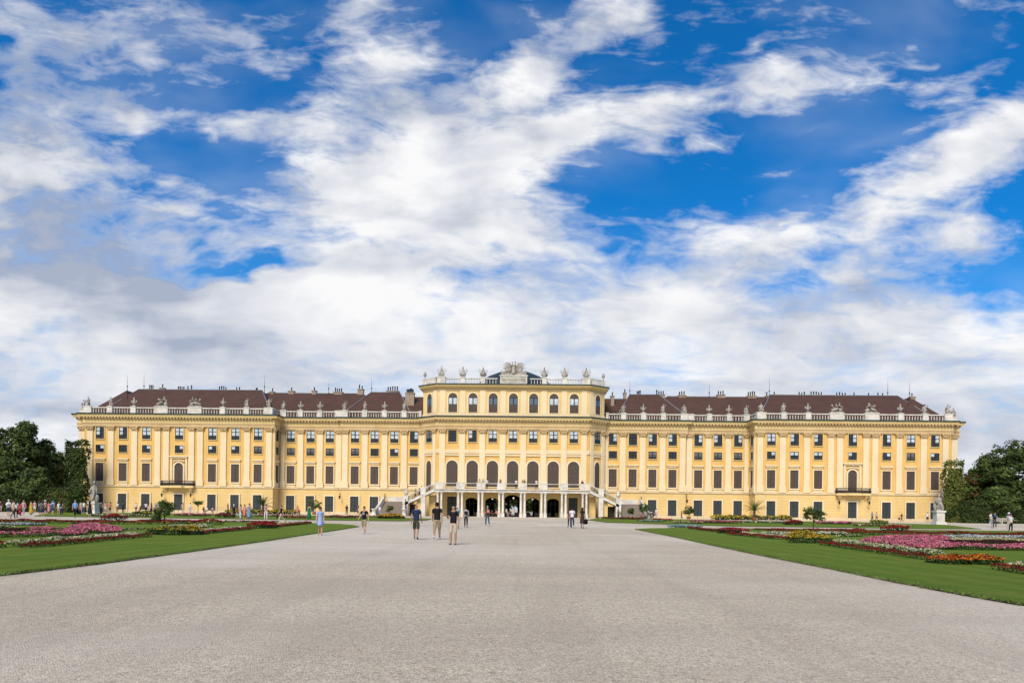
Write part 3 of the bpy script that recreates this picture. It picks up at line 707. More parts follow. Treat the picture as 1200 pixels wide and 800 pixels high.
# attic balustrade
ZA = 26.05
for s in (-1, 1):
    y = -4.1
    Cq = [(2.9,.6,None),(6.05,.9,'trophy'),(10.05,.9,'trophy'),(14.3,1.6,'trophy')]
    for i, (x, w, k) in enumerate(Cq):
        if i: pedestal(s*x, y, w, ZA)
        if k: ROOFST.append((s*x, y, ZA+1.45, k))
        if i:
            x1, w1 = Cq[i-1][:2]; a, b_ = x-w/2, x1+w1/2; balustrade((min(s*a,s*b_),y),(max(s*a,s*b_),y),ZA,1.3)
    a1 = s*math.atan2(2.6,3.3)
    pedestal(s*16.6,-2.85,3.2,ZA,1.42,.5,a1); pedestal(s*18.0,-1.2,.9,ZA); ROOFST.append((s*18.0,-1.2,ZA+1.45,'finial'))
    mb = MB(); mb.box(-.25,.25,-1.0,6,0,1.35); mb.build('parapet', ['white_stone'], PAL, (s*18.2,0,ZA))
# crest: inscription block and eagle
cb = MB(); cb.box(-2.65,2.65,-.55,.55,0,1.62); cb.box(-2.8,2.8,-.68,.68,1.62,1.84); cb.box(-2.45,2.45,-.6,-.55,.35,1.45,1)
cbo = cb.build('inscription_block', ['white_stone','stone'], PAL, (0,-4.1,ZA))
noisy('gilt', (.36,.27,.12), (.22,.17,.09), 3.0, rough=.5)
tx = bpy.data.curves.new('lettering', 'FONT'); tx.body = 'IOSEPHVS II MARIA THERESIA'; tx.size = .42; tx.align_x = 'CENTER'; tx.align_y = 'CENTER'; tx.extrude = .015
tx.materials.append(MAT['gilt'])
to = bpy.data.objects.new('lettering', tx); COL.objects.link(to)
bpy.context.view_layer.update()
tme = bpy.data.meshes.new_from_object(to.evaluated_get(bpy.context.evaluated_depsgraph_get())); bpy.data.objects.remove(to)
lo_ = link('lettering', tme, cbo, (0,-.62,.9)); lo_.rotation_euler = (R(90),0,0)
wd = max(v.co.x for v in tme.vertices)*2; lo_.scale = (4.6/wd, 1, 1)
eg = MB()
eg.add([(-2.7,-.3,0),(2.7,-.3,0),(2.7,.3,0),(-2.7,.3,0),(-1.6,-.25,.7),(1.6,-.25,.7),(1.6,.25,.7),(-1.6,.25,.7)],[(0,1,5,4),(1,2,6,5),(2,3,7,6),(3,0,4,7),(4,5,6,7)])
eg.ball((0,0,1.25),(.42,.36,.8),0,10,8)                         # body
for s in (-1, 1):
    eg.tube([(s*.1,0,1.8),(s*.26,0,2.25),(s*.2,0,2.6)],[.22,.13,.1],6); eg.ball((s*.27,-.02,2.66),(.17,.12,.13),0,6,4); eg.tube([(s*.36,0,2.68),(s*.6,0,2.58)],[.06,.015],4)
    for k in range(8):                                             # spread wings: separate feathers
        p0 = Vector((s*.3,0,1.7-.09*k)); p1 = p0+Vector((s*(.55+.03*k),-.06,.75-.12*k)); p2 = p0+Vector((s*(1.15-.03*k),-.08,.85-.19*k)); p3 = p0+Vector((s*(1.85-.12*k),-.1,.35-.20*k))
        eg.tube([p0,p1,p2,p3],[.15,.14,.11,.04],5)
    # reclining figures and trophies beside the eagle
    eg.tube([(s*.7,-.1,.55),(s*1.3,-.15,.9),(s*1.55,-.15,1.25)],[.25,.28,.2],6); eg.ball((s*1.6,-.15,1.55),.17,0,6,5)
    eg.tube([(s*1.2,-.2,.8),(s*2.0,-.25,.5),(s*2.5,-.25,.25)],[.2,.16,.09],6); eg.tube([(s*1.5,-.2,1.2),(s*2.0,-.25,1.3),(s*2.3,-.2,1.6)],[.09,.07,.05],5)
    eg.ball((s*2.1,.0,.35),(.5,.25,.4),0,8,6); eg.tube([(s*1.6,.1,.4),(s*2.6,.1,1.2)],.04,4)
eg.ball((0,-.35,.7),(.5,.2,.55),0,8,6)
tag(eg.build('eagle_sculpture', ['statue_stone'], None, (0,-4.1,ZA+1.84)), 'weathered stone double-headed eagle with spread wings crowning the central pediment', 'sculpture')

# ------------------------------------------------------------------ terrace with paired columns and double stair
TF = -8.3
ZT0, ZT1 = 4.72, 5.35
tp = MB()
tp.prism([(-14.9,-4.02),(-14.9,TF),(14.9,TF),(14.9,-4.02)], 4.98, ZT1-.01)
tp.box(-14.95,14.95,TF-.25,-4.03,ZT1-.16,ZT1+.0,0); tp.box(-14.9,14.9,TF-.12,TF+.7,ZT0,4.975,0)
tero = tp.build('terrace', ['white_stone'], PAL)
colm = MB(); colm.box(-.3,.3,-.3,.3,0,.75); colm.lathe([(.27,0),(.27,.1),(.22,.16),(.2,3.5),(.2,3.6),(.27,3.66),(.27,3.8)], 10, 0, (0,0,.75)); colm.box(-.3,.3,-.3,.3,4.55,4.73)
cme = colm.mesh('column', ['white_stone'])
for s in (-1, 1):
    for x in (13.92,9.95,6.03,2.08):
        for e in (-.36, .36): link('column', cme, PAL, (s*x+e, TF+.25, 0))
        mbp = MB(); mbp.box(-.75,.75,-.2,.2,0,1.12); mbp.box(-.8,.8,-.25,.25,1.12,1.22); mbp.build('pedestal', ['white_stone'], PAL, (s*x, TF+.05, ZT1+.005))
        xn = x-3.9 if x > 3 else None
for a, b_ in ((-13.1,-10.8),(-9.1,-6.85),(-5.2,-2.9),(-1.25,1.25),(2.9,5.2),(6.85,9.1),(10.8,13.1)):
    mbp = MB(); L = b_-a; mbp.box(0,L,-.1,.1,.98,1.08,1); mbp.box(0,L,-.03,.03,.12,.17)
    for j in range(int(L/.14)): mbp.box(.07+j*.14,.095+j*.14,-.012,.012,.17,.98)
    mbp.build('railing', ['iron','white_stone'], PAL, (a, TF+.05, ZT1+.004))
# doors behind the colonnade
dl = MB(); dl.box(-.9,.9,-.3,-.22,0,3.9); 
for sx in (-1, 1):
    for k in range(3): dl.box(*sorted((sx*.12,sx*.78)),-.34,-.3,.25+k*1.2,1.25+k*1.2,1)
dlm = dl.mesh('door', ['door_green','door_green_light'])
for s in (-1, 1): link('door', dlm, PAL, (s*12.0,-3.6,0))
def glazed(x, w, h, arch):
    mb = MB(); z = h-(.55 if arch else 0)
    for xx in (-w/2,-w/6-.04,w/6-.04,w/2-.08): mb.box(xx,xx+.08,-.3,-.22,0,h)
    mb.box(-w/2,w/2,-.305,-.215,h*.70,h*.70+.1); mb.box(-w/2,w/2,-.31,-.21,h-.1,h); mb.box(-w/2,-w/6,-.29,-.23,0,.9); mb.box(w/6,w/2,-.29,-.23,0,.9)
    # filled corners turn the head into a segment arch
    for sx in (-1, 1):
        r = w/2; pts = [(sx*r,h)] + [(sx*r*math.cos(t), h-r*.55+r*.55*math.sin(t)) for t in [math.pi/2*i/6 for i in range(6,-1,-1)]]
        if sx > 0: pts = pts[::-1]
        mb.prism_y(pts, -.32, -.2, 1)
    o = mb.build('glazed_door', ['iron','wall_ground'], PAL, (x,-3.66,0))
for x, w, h in ((-8.05,2.36,3.68),(-4.02,2.6,3.73),(0,3.05,4.33),(4.02,2.6,3.73),(8.05,2.36,3.68)): glazed(x, w, h, True)
m, t, b = newmat('lamp_glow', (1,.9,.7)); b.inputs['Emission Color'].default_value = (1,.85,.6,1); b.inputs['Emission Strength'].default_value = .8
for x in (-4.02,0.2,4.02):
    l = MB(); l.tube([(0,0,.3),(0,0,.9)],.02,4,1); l.lathe([(.04,-.2),(.13,-.14),(.17,.1),(.07,.2)],8,0); l.build('hanging_lantern', ['lamp_glow','iron'], PAL, (x,-2.2,3.6 if x!=.2 else 3.75))
# stairs
for s in (-1, 1):
    st = MB(); rail = MB(); bl2 = MB()
    def Xs(a, b): return (a, b) if s > 0 else (-b, -a)
    n = 16; xa, xb, za, zb = 14.9, 20.3, ZT1, 2.75                 # upper flight along the facade
    for k in range(n):
        x0 = xa+(xb-xa)*k/n; x1 = xa+(xb-xa)*(k+1)/n; zt = za-(za-zb)*(k+1)/n
        a, b_ = Xs(x0, x1); st.box(a, b_, TF+.3, TF+2.6, zt-.45, zt, 0)
    # raking string and handrail, front and back
    for yy in (TF+.05, TF+2.65):
        P0, P1 = (xa, za), (xb+.3, zb-.15)
        pts = [(P0[0],P0[1]-.62),(P1[0],P1[1]-.55),(P1[0],P1[1]-.05),(P0[0],P0[1]+.02)]
        pts = pts if s > 0 else [(-x,z) for x,z in pts][::-1]
        bl2.prism_y(pts, yy-.15, yy+.15, 0)
        pts = [(P0[0],P0[1]+.92),(P1[0],P1[1]+.95),(P1[0],P1[1]+1.07),(P0[0],P0[1]+1.04)]
        pts = pts if s > 0 else [(-x,z) for x,z in pts][::-1]
        bl2.prism_y(pts, yy-.1, yy+.1, 0)
        for k in range(34):
            x = xa+.3+(xb-xa-.3)*k/34; z = za-(za-zb)*(x-xa)/(xb-xa); rail.box(*Xs(x,x+.035),yy-.015,yy+.015,z-.06,z+.96)
    # landing, piers, lower flight coming towards the garden
    a, b_ = Xs(20.3, 25.2); st.box(a, b_, TF+.3, -.75, 2.3, 2.75, 0); bl2.box(a, b_, -1.6, -.7, 2.76, 3.75, 0)
    a, b_ = Xs(20.6,24.9); bl2.box(a,b_,TF+2.0,-1.7,0,2.29,1)
    a, b_ = Xs(16.6,17.45); bl2.box(a, b_, TF-.15, TF+.6, 0, 4.0, 0); bl2.box(a-.08, b_+.08, TF-.22, TF+.3, 4.0, 5.55, 0)
    a, b_ = Xs(17.5,18.4); bl2.box(a, b_, TF+.7, TF+2.6, 0, 3.1, 1)
    a, b_ = Xs(18.45,19.85); bl2.box(a, b_, TF+1.6, TF+1.75, 0, 2.25, 2)  # dark sheet standing in for the shaded opening under the upper flight
    a, b_ = Xs(14.95,16.2); bl2.box(a, b_, TF+2.0, -4.05, 0, 4.1, 1)
    for k in range(15):
        z1 = 2.3+.45-(k+1)*.172; y0 = TF+.3-(k+1)*.3; half = 1.75+.045*k
        a, b_ = Xs(22.7-half, 22.7+half); st.box(a, b_, y0, y0+.32, 0, z1, 0)
    # curved white cheeks
    for side in (-1, 1):
        for k in range(9):
            t0, t1 = k/9, (k+1)/9
            def cp(t): return (22.7+side*(1.95+.75*t*t+.12*math.sin(t*math.pi)), TF+.4-4.6*t, 2.75*(1-t)+.0)
            p, q = cp(t0), cp(t1); mid = ((p[0]+q[0])/2, (p[1]+q[1])/2)
            ang = math.atan2(q[1]-p[1], (q[0]-p[0])); L = math.hypot(q[0]-p[0], q[1]-p[1])+.04
            M = Matrix.Translation((s*mid[0], mid[1], 0)) @ Matrix.Rotation(ang if s > 0 else math.pi-ang, 4, 'Z')
            hz = (p[2]+q[2])/2+.95
            bl2.box(-L/2,L/2,-.17,.17,0,hz,0,M); bl2.box(-L/2,L/2,-.24,.24,hz,hz+.14,0,M)
        x = 22.7+side*2.8; bl2.lathe([(.5,0),(.5,.25),(.36,.4),(.36,1.1),(.5,1.2),(.5,1.35)],10,0,(s*x,TF-4.5,0))
    # pier with vase at the landing corner
    a, b_ = Xs(19.9,20.8); bl2.box(a, b_, TF-.1, TF+.8, 0, 3.9, 0)
    bl2.lathe([(.15,0),(.4,.35),(.45,.7),(.2,.95),(.3,1.15)],8,0,(s*20.35,TF+.3,3.9))
    sf_ = st.build('staircase', ['step_stone'], PAL); bl2.build('balustrade', ['white_stone','wall_ground','iron'], sf_); rail.build('railing', ['iron'], sf_)

# ------------------------------------------------------------------ stone ornaments on the roof
def figure_mesh(v):
    r = random.Random(v); mb = MB()
    mb.box(-.38,.38,-.32,.32,0,.18)
    sw = r.uniform(-.1,.1)
    mb.lathe([(.34,.18),(.36,.4),(.29,.75),(.27,1.0),(.31,1.2),(.30,1.38),(.2,1.52),(.1,1.58),(.09,1.66)], 9, 0, (0,0,0), Matrix.Shear('XY',4,(sw,0)) if False else None, True, 1.0, .8)
    mb.ball((sw*.5,-.03,1.80),(.13,.14,.17),0,8,6)
    mb.tube([(.12,-.2,.2),(.17,-.28,.7),(.1,-.2,1.0)],[.13,.14,.1],6)
    a = v % 4
    if a == 0: mb.tube([(.27,0,1.42),(.5,-.12,1.3),(.58,-.2,1.65),(.52,-.2,1.98)],[.1,.09,.07,.06],6)
    elif a == 1: mb.tube([(.27,0,1.42),(.45,-.1,1.1),(.2,-.32,1.0)],[.1,.09,.06],6); mb.tube([(.3,-.3,.2),(.25,-.33,1.9)],.04,5)
    elif a == 2: mb.tube([(.27,0,1.42),(.42,-.05,1.05),(.38,-.1,.7)],[.1,.08,.06],6); mb.lathe([(.1,0),(.2,.15),(.22,.35),(.1,.5)],7,0,(.42,0,.2))
    else: mb.tube([(.27,0,1.42),(.5,-.1,1.5),(.3,-.15,1.85)],[.1,.08,.06],6)
    mb.tube([(-.27,0,1.42),(-.44,-.08,1.1),(-.25 if a % 2 else -.5,-.25,.85)],[.1,.09,.06],6)
    mb.tube([(-.3,.1,1.4),(-.42,.15,.8),(-.3,.1,.2)],[.12,.14,.12],6)       # cloak fall
    return mb.mesh('statue', ['statue_stone'])
def vase_mesh():
    mb = MB(); mb.box(-.3,.3,-.3,.3,0,.14)
    mb.lathe([(.22,.14),(.12,.26),(.1,.36),(.26,.5),(.40,.75),(.42,.88),(.3,.98),(.2,1.06),(.26,1.16),(.3,1.2),(.16,1.34),(.12,1.5),(.2,1.6),(.1,1.78),(.02,1.9)], 10)
    for s in (-1, 1): mb.tube([(s*.36,0,.72),(s*.6,0,.9),(s*.55,0,1.12),(s*.26,0,1.16)],.065,5); mb.ball((s*.5,0,.98),(.13,.1,.16),0,6,4)
    return mb.mesh('stone_vase', ['statue_stone'])
def group_mesh(v):
    r = random.Random(v+50); mb = MB(); mb.box(-1.15,1.15,-.4,.4,0,.2)
    mb.tube([(-.9,-.1,.35),(-.3,-.15,.6),(.25,-.1,.75),(.45,-.05,1.2)],[.16,.24,.28,.24],7)          # reclining body
    mb.tube([(.45,-.05,1.2),(.5,-.05,1.5)],[.16,.09],6); mb.ball((.52,-.08,1.68),(.15,.16,.19),0,8,6)
    mb.tube([(.6,-.1,1.3),(.95,-.15,1.15),(1.0,-.2,.75)],[.1,.09,.07],6); mb.tube([(.3,-.1,1.3),(-.1,-.25,1.2),(-.35,-.25,1.45)],[.1,.08,.06],6)
    mb.ball((.7,.05,.5),(.45,.3,.42),0,8,6); mb.ball((-.1,.15,.55),(.5,.25,.45),0,8,6); mb.ball((-.65,.1,.45),(.35,.25,.35),0,8,6)
    mb.tube([(-.2,.2,.4),(.15,.25,1.75)],.05,5); mb.tube([(.1,.2,.4),(-.7,.2,1.35)],.05,5); mb.ball((-.72,.2,1.4),(.2,.12,.18),0,6,5)
    return mb.mesh('statue_group', ['statue_stone'])
def trophy_mesh(v):
    mb = MB(); mb.box(-.42,.42,-.36,.36,0,.15)
    mb.lathe([(.4,.15),(.5,.4),(.52,.65),(.36,.95),(.3,1.05),(.38,1.2),(.2,1.36),(.1,1.42)], 10, 0, (0,0,0), None, True, 1, .75)
    mb.ball((0,-.02,1.6),(.16,.18,.22),0,8,6); mb.ball((0,.03,1.85),(.06,.2,.13),0,6,4)
    for s in (-1, 1):
        mb.ball((s*.42,-.1,.55),(.24,.12,.3),0,8,5)
        for k, (a, l) in enumerate(((20,.95),(40,.8))): mb.tube([(s*.3,.1,.5),(s*(.3+math.sin(R(a))*l),.1,.5+math.cos(R(a))*l)],[.05,.03],5); mb.ball((s*(.3+math.sin(R(a))*l),.1,.5+math.cos(R(a))*l),(.08,.04,.14),0,5,4)
    return mb.mesh('armour_trophy', ['statue_stone'])
def finial_mesh():
    mb = MB(); mb.lathe([(.28,0),(.28,.12),(.1,.25),(.1,.5),(.3,.8),(.33,1.05),(.2,1.2),(.26,1.3),(.12,1.5),(.03,1.6)],9); return mb.mesh('stone_finial', ['statue_stone'])
FIGM = [figure_mesh(v) for v in range(4)]; VASM = vase_mesh(); GRPM = [group_mesh(0)]; TROM = trophy_mesh(0); FINM = finial_mesh()
ords = ['first','second','third','fourth','fifth','sixth','seventh','eighth','ninth','tenth','eleventh','twelfth','thirteenth','fourteenth','fifteenth','sixteenth']
wingo = {-1:sorted([r for r in ROOFST if r[0] < 0 and r[2] < 24], key=lambda r: r[0]), 1:sorted([r for r in ROOFST if r[0] > 0 and r[2] < 24], key=lambda r: -r[0])}
poses = ['with one arm raised high','holding a staff','with an urn at its side','touching its head']
for s in (-1, 1):
    side = 'west' if s < 0 else 'east'; sw = 'left' if s < 0 else 'right'
    for i, (x, y, z, k) in enumerate(wingo[s]):
        where = f'{ords[i]} roof ornament from the {sw} end'
        if k == 'figure':
            v = (i + (2 if s > 0 else 0)) % 4; o = link('statue', FIGM[v], None, (x,y,z), rnd.uniform(-.4,.4))
            tag(o, f'stone figure {poses[v]}, {where}', 'statue', 'stone figures on the roof balustrade'); o.scale = (.93,.93,.95)
        elif k == 'vase':
            o = link('stone_vase', VASM, None, (x,y,z), 0); tag(o, f'two-handled stone vase, {where}', 'vase', 'stone vases on the roof balustrade')
        else:
            o = link('statue_group', GRPM[0], None, (x,y,z), 0); o.scale = (s*(1 if i % 2 else -1)*1.08,1.08,1.08)
            tag(o, f'reclining stone figure over piled trophies, {where}', 'statue', 'reclining groups on the roof balustrade')
att = sorted([r for r in ROOFST if r[2] > 24], key=lambda r: r[0])
n_t = 0
for x, y, z, k in att:
    sw = 'left' if x < 0 else 'right'
    if k == 'finial':
        o = link('stone_finial', FINM, None, (x,y,z)); tag(o, f'small stone finial at the {sw} end of the raised centre parapet', 'finial', 'finials on the attic corners')
    else:
        c = sum(1 for q in att if q[3] == 'trophy' and (q[0] < 0) == (x < 0) and abs(q[0]) <= abs(x)) - 1
        o = link('armour_trophy', TROM, None, (x,y,z), rnd.uniform(-.2,.2)); o.scale = (1.05,1.05,1.1)
        tag(o, f'stone armour trophy on the centre parapet, {ords[c]} one {sw} of the eagle', 'trophy', 'armour trophies on the attic balustrade')

# ------------------------------------------------------------------ lawns
def lawnmat():
    m, t, b = newmat('grass', (.06,.12,.02), .9, spec=.1)
    geo = t.n('ShaderNodeNewGeometry'); P = geo.outputs['Position']
    n1 = t.noise(P, .45, 5, .6); n2 = t.noise(P, 11.0, 6, .85); n3 = t.noise(t.vm('MULTIPLY', P, (.35,1.1,1)), .6, 6, .7)
    c = t.mix(t.mr(n1.outputs['Fac'], .35, .65), (.112,.180,.013,1), (.172,.232,.024,1))
    c = t.mix(t.m('MULTIPLY', t.mr(n3.outputs['Fac'], .5, .7), .6), c, (.30,.27,.06,1))
    c = t.mix(t.m('MULTIPLY', t.mr(n2.outputs['Fac'], .35, .65), .55), c, (.06,.11,.010,1))
    n4 = t.noise(P, 2.6, 5, .7)
    c = t.mix(t.m('MULTIPLY', t.mr(n4.outputs['Fac'], .42, .68), .5), c, (.20,.25,.035,1))
    wv_ = t.n('ShaderNodeTexWave'); wv_.inputs['Scale'].default_value = .28; wv_.inputs['Distortion'].default_value = .6; t.link(P, wv_.inputs['Vector'])
    c = t.mix(t.m('MULTIPLY', wv_.outputs['Fac'], .35), c, (.07,.135,.010,1))                       # mowing stripes
    t.link(c, b.inputs['Base Color'])
    bp = t.n('ShaderNodeBump'); bp.inputs['Strength'].default_value = 1.0; bp.inputs['Distance'].default_value = .05
    t.link(n2.outputs['Fac'], bp.inputs['Height']); t.link(bp.outputs[0], b.inputs['Normal'])
lawnmat()
noisy('soil', (.045,.035,.022), (.07,.055,.035), 6.0)
def smooth_closed(p): return p
def lawn(pts, h=.06):
    P = [Vector((x, y)) for x, y in pts]
    # subdivide the outline so that its turf edge can wander a little
    Q = []
    for i in range(len(P)):
        a, b_ = P[i], P[(i+1) % len(P)]; n = max(1, min(400, int((b_-a).length/.25)))
        for k in range(n):
            q = a.lerp(b_, k/n); d = (b_-a).normalized(); w_ = rnd.uniform(-.03,.03); Q.append((q.x-d.y*w_, q.y+d.x*w_))
    ar = sum(Q[i][0]*Q[(i+1)%len(Q)][1]-Q[(i+1)%len(Q)][0]*Q[i][1] for i in range(len(Q)))
    if ar < 0: Q = Q[::-1]
    mb = MB(); n = len(Q)
    v = [(x,y,.004) for x,y in Q]+[(x,y,h) for x,y in Q]
    mb.add(v, [tuple(range(n,2*n))], 0); mb.add(v, [(i,(i+1)%n,(i+1)%n+n,i+n) for i in range(n)], 1)
    mb.build('lawn', ['grass','soil'], kind='structure')
    # grass blades over the nearer rim
    return Q
def PX(l): return [G(*p) for p in l]
LL = PX([(420,617.2),(390,622),(365,625.8),(310,634.2),(220,647),(110,661.7),(0,674.9)]); 
dL = Vector(LL[-1])-Vector(LL[-2]); ext = Vector(LL[-1])+dL*1.5
LB = PX([(0,608.6),(100,609.6),(200,610.5),(300,611.8),(360,613),(400,614.3),(415,615.6)])
left_lawn = LL+[(ext.x,ext.y),(-75,ext.y),(-75,LB[0][1])]+LB
LE = lawn(left_lawn)
RL = PX([(745,620.2),(790,629.2),(833.7,638.8),(900,652.5),(970,666),(1050,682.5),(1120,696),(1200,710)])
dR = Vector(RL[-1])-Vector(RL[-2]); ext2 = Vector(RL[-1])+dR*1.5
RB = PX([(1200,622.5),(1080,621),(960,620),(860,619.2),(800,618.8),(760,619.3)])
right_lawn = RL+[(ext2.x,ext2.y),(80,ext2.y),(80,RB[0][1])]+RB
RE = lawn(right_lawn)
b1 = PX([(40,604.6),(130,606.2),(200,607),(300,608.4),(410,610),(470,610.6),(500,609.6)]); t1 = PX([(506,607.8),(440,605.5),(300,602.6),(180,601.2),(60,600.2)])
lawn(b1+t1)
b2 = PX([(688,609.2),(710,612),(770,614),(860,616.6),(960,617.8),(1080,619.6),(1150,619.9)]); t2 = PX([(1110,615),(1000,611.6),(860,609.6),(760,608),(700,607.2)])
lawn(b2+t2)
# mown turf fringe: short blades along the gravel edge of the two near lawns and over the nearest turf
for nm, (mat, a) in {'blade_green':('b', (.12,.19,.03)), 'blade_light':('b', (.18,.24,.06))}.items(): noisy(nm, a, tuple(x*.6 for x in a), 1.0)
def quads_obj(name, C, N, size, mats, mi, asp=None, parent=None, rs=None, **props):
    """many small leaf-sized faces: centres C, normals N, one size each"""
    n = len(C); rs = rs or np.random.RandomState(1)
    N = N/np.maximum(np.linalg.norm(N,axis=1,keepdims=True),1e-6)
    T = rs.normal(size=(n,3)); T -= (T*N).sum(1,keepdims=True)*N; T /= np.maximum(np.linalg.norm(T,axis=1,keepdims=True),1e-6)
    B = np.cross(N, T); s = np.asarray(size).reshape(-1,1)*np.ones((n,1)); a = 1.0 if asp is None else asp
    V = np.stack([C-T*s, C+B*s*a*.7, C+T*s, C-B*s*a*.7], 1).reshape(-1,3)
    me = bpy.data.meshes.new(name)
    me.vertices.add(4*n); me.vertices.foreach_set('co', V.ravel().astype(np.float32))
    me.loops.add(4*n); me.loops.foreach_set('vertex_index', np.arange(4*n, dtype=np.int32))
    me.polygons.add(n); me.polygons.foreach_set('loop_start', np.arange(0,4*n,4,dtype=np.int32))
    me.polygons.foreach_set('loop_total', np.full(n,4,dtype=np.int32))
    for q in mats: me.materials.append(MAT[q])
    me.polygons.foreach_set('material_index', np.asarray(mi,dtype=np.int32)); me.update(calc_edges=True)
    return link(name, me, parent, **props)
def fringe(edge_px, parent=None):
    rs = np.random.RandomState(3); C = []; N = []; Sz = []
    P = [Vector(p) for p in edge_px]
    for i in range(len(P)-1):
        a, b_ = P[i], P[i+1]; L = (b_-a).length; k = int(L*260)
        d = (b_-a).normalized(); nn = Vector((-d.y, d.x))
        t = rs.rand(k); off = rs.normal(0,.07,k)
        for q in range(k):
            p = a+d*(L*t[q])+nn*off[q]; C.append((p.x,p.y,0.035+rs.rand()*.035)); N.append((rs.normal(),rs.normal(),rs.normal()*.25)); Sz.append(.014+.014*rs.rand())
    return quads_obj('grass_fringe', np.array(C), np.array(N), np.array(Sz), ['blade_green','blade_light'], (rs.rand(len(C))<.35).astype(int), kind='stuff', label='ragged turf edge where lawn meets gravel', category='grass')
fringe(LL); fringe(RL)

# ------------------------------------------------------------------ flower beds
def petal(name, c, k=.55):
    noisy(name, c, tuple(x*k for x in c), 3.0, rough=.8)
for nm, c in dict(red=(.30,.006,.012), darkred=(.15,.005,.010), pink=(.66,.12,.21), palepink=(.74,.31,.37), cream=(.64,.56,.31), white=(.68,.65,.58), maroon=(.055,.010,.016),
                  yellow=(.72,.48,.03), gold=(.66,.26,.012), orange=(.62,.11,.008), lavender=(.52,.50,.62), teal=(.22,.34,.30), salmon=(.50,.035,.025), leaf=(.055,.11,.02), leafdark=(.02,.045,.012), lime=(.22,.27,.04)).items(): petal('petal_'+nm if not nm.startswith('leaf') else nm, c)
PM_ = {k: ('petal_'+k if not k.startswith('leaf') else k) for k in ('red','darkred','pink','palepink','cream','white','maroon','yellow','gold','orange','lavender','teal','salmon','leaf','leafdark','lime')}
def inpoly(P, X, Y):
    r = np.zeros(len(X), bool); n = len(P); j = n-1
    for i in range(n):
        xi, yi = P[i]; xj, yj = P[j]
        c = ((yi > Y) != (yj > Y)) & (X < (xj-xi)*(Y-yi)/((yj-yi) if yj != yi else 1e-9)+xi); r ^= c; j = i
    return r
def edist(P, X, Y):
    d = np.full(len(X), 1e9); n = len(P)
    for i in range(n):
        a = np.array(P[i]); b_ = np.array(P[(i+1)%n]); ab = b_-a
        t = np.clip(((X-a[0])*ab[0]+(Y-a[1])*ab[1])/max(ab@ab,1e-9),0,1)
        d = np.minimum(d, np.hypot(X-a[0]-t*ab[0], Y-a[1]-t*ab[1]))
    return d
BEDN = [0]
def bed(poly, h, mix, label, name='flower_bed', soft=.35, low=None, dens=1.0, z0=.06, strip=None):
    """poly in metres; mix = [(colour, weight)] for the tops, low = foliage colour underneath"""
    BEDN[0] += 1; rs = np.random.RandomState(BEDN[0]*7)
    A = np.array(poly); x0, y0 = A.min(0); x1, y1 = A.max(0)
    d = math.hypot((x0+x1)/2-CAM.x, (y0+y1)/2-CAM.y); s = max(.035, d*.00095)
    per = .85/(s*s)*dens
    if strip:                                                     # a band: scatter straight along it
        FA, OA = np.array(strip[0]), np.array(strip[1]); w_ = np.hypot(*(OA-FA).T).mean()
        Lk = np.hypot(*(FA[1:]-FA[:-1]).T); ar = Lk*w_; n = int(min(ar.sum()*per, 60000)); sg = rs.choice(len(Lk), n, p=ar/ar.sum()); tt = rs.rand(n)[:,None]; uu = rs.rand(n)[:,None]
        XY = (FA[sg]*(1-tt)+FA[sg+1]*tt)*(1-uu)+(OA[sg]*(1-tt)+OA[sg+1]*tt)*uu; X, Y = XY[:,0].copy(), XY[:,1].copy()
    else:
        n = int((x1-x0)*(y1-y0)*per); n = min(n, 400000)
        X = rs.uniform(x0,x1,n); Y = rs.uniform(y0,y1,n); k = inpoly(poly, X, Y); X = X[k]; Y = Y[k]
    if len(X) > 42000: X = X[:42000]; Y = Y[:42000]; s *= 1.15
    e = edist(poly, X, Y); prof = np.clip(e/soft,.15,1)**.4
    lump = .82+.36*(np.sin(X*2.3+np.sin(Y*1.9))*.5+.5)*(np.sin(Y*3.1+X)*.5+.5)
    top = h*(.35+.65*prof)*lump
    f = rs.rand(len(X)); hz = np.where(f < .62, 1-.16*rs.rand(len(X))**1, rs.rand(len(X)))
    Z = z0+top*hz
    names = [c for c, _ in mix]+[low or 'leaf','leafdark']
    wts = np.array([w_ for _, w_ in mix],float); wts /= wts.sum()
    # colours come in drifts
    pick = rs.choice(len(mix), len(X), p=wts)
    isf = (f < .62) & (rs.rand(len(X)) < .86)
    mi = np.where(isf, pick, np.where(rs.rand(len(X))<.6, len(mix), len(mix)+1))
    N = rs.normal(size=(len(X),3))*.8+np.array([0,-.35,.8])
    return quads_obj(name, np.stack([X,Y,Z],1), N, s*rs.uniform(.7,1.3,len(X)), [PM_[q] for q in names], mi, rs=rs, label=label, category='flower bed')
def band(px, w, h, mix, label, **k):
    F = PX(px); off = []
    for i in range(len(F)):                                       # widen squarely to the run of the band, away from the viewer
        a = Vector(F[max(i-1,0)]); b_ = Vector(F[min(i+1,len(F)-1)]); d = (b_-a).normalized(); nn = Vector((-d.y,d.x))
        if nn.dot(Vector(F[i])-Vector((CAM.x,CAM.y))) < 0: nn = -nn
        off.append((F[i][0]+nn.x*w, F[i][1]+nn.y*w))
    return bed(F+off[::-1], h, mix, label, soft=.15, strip=(F, off), **k)
def disc(px, py, rx, ry, h, mix, label, **k):
    cx, cy = G(px, py); cy += ry
    return bed([(cx+rx*math.cos(a*math.pi/8), cy+ry*math.sin(a*math.pi/8)) for a in range(16)], h, mix, label, soft=min(rx,ry)*.9, **{**k, 'dens': k.get('dens',1.2)*1.6})
RED = [('red',4),('darkred',1)]; PK = [('pink',5),('palepink',2)]
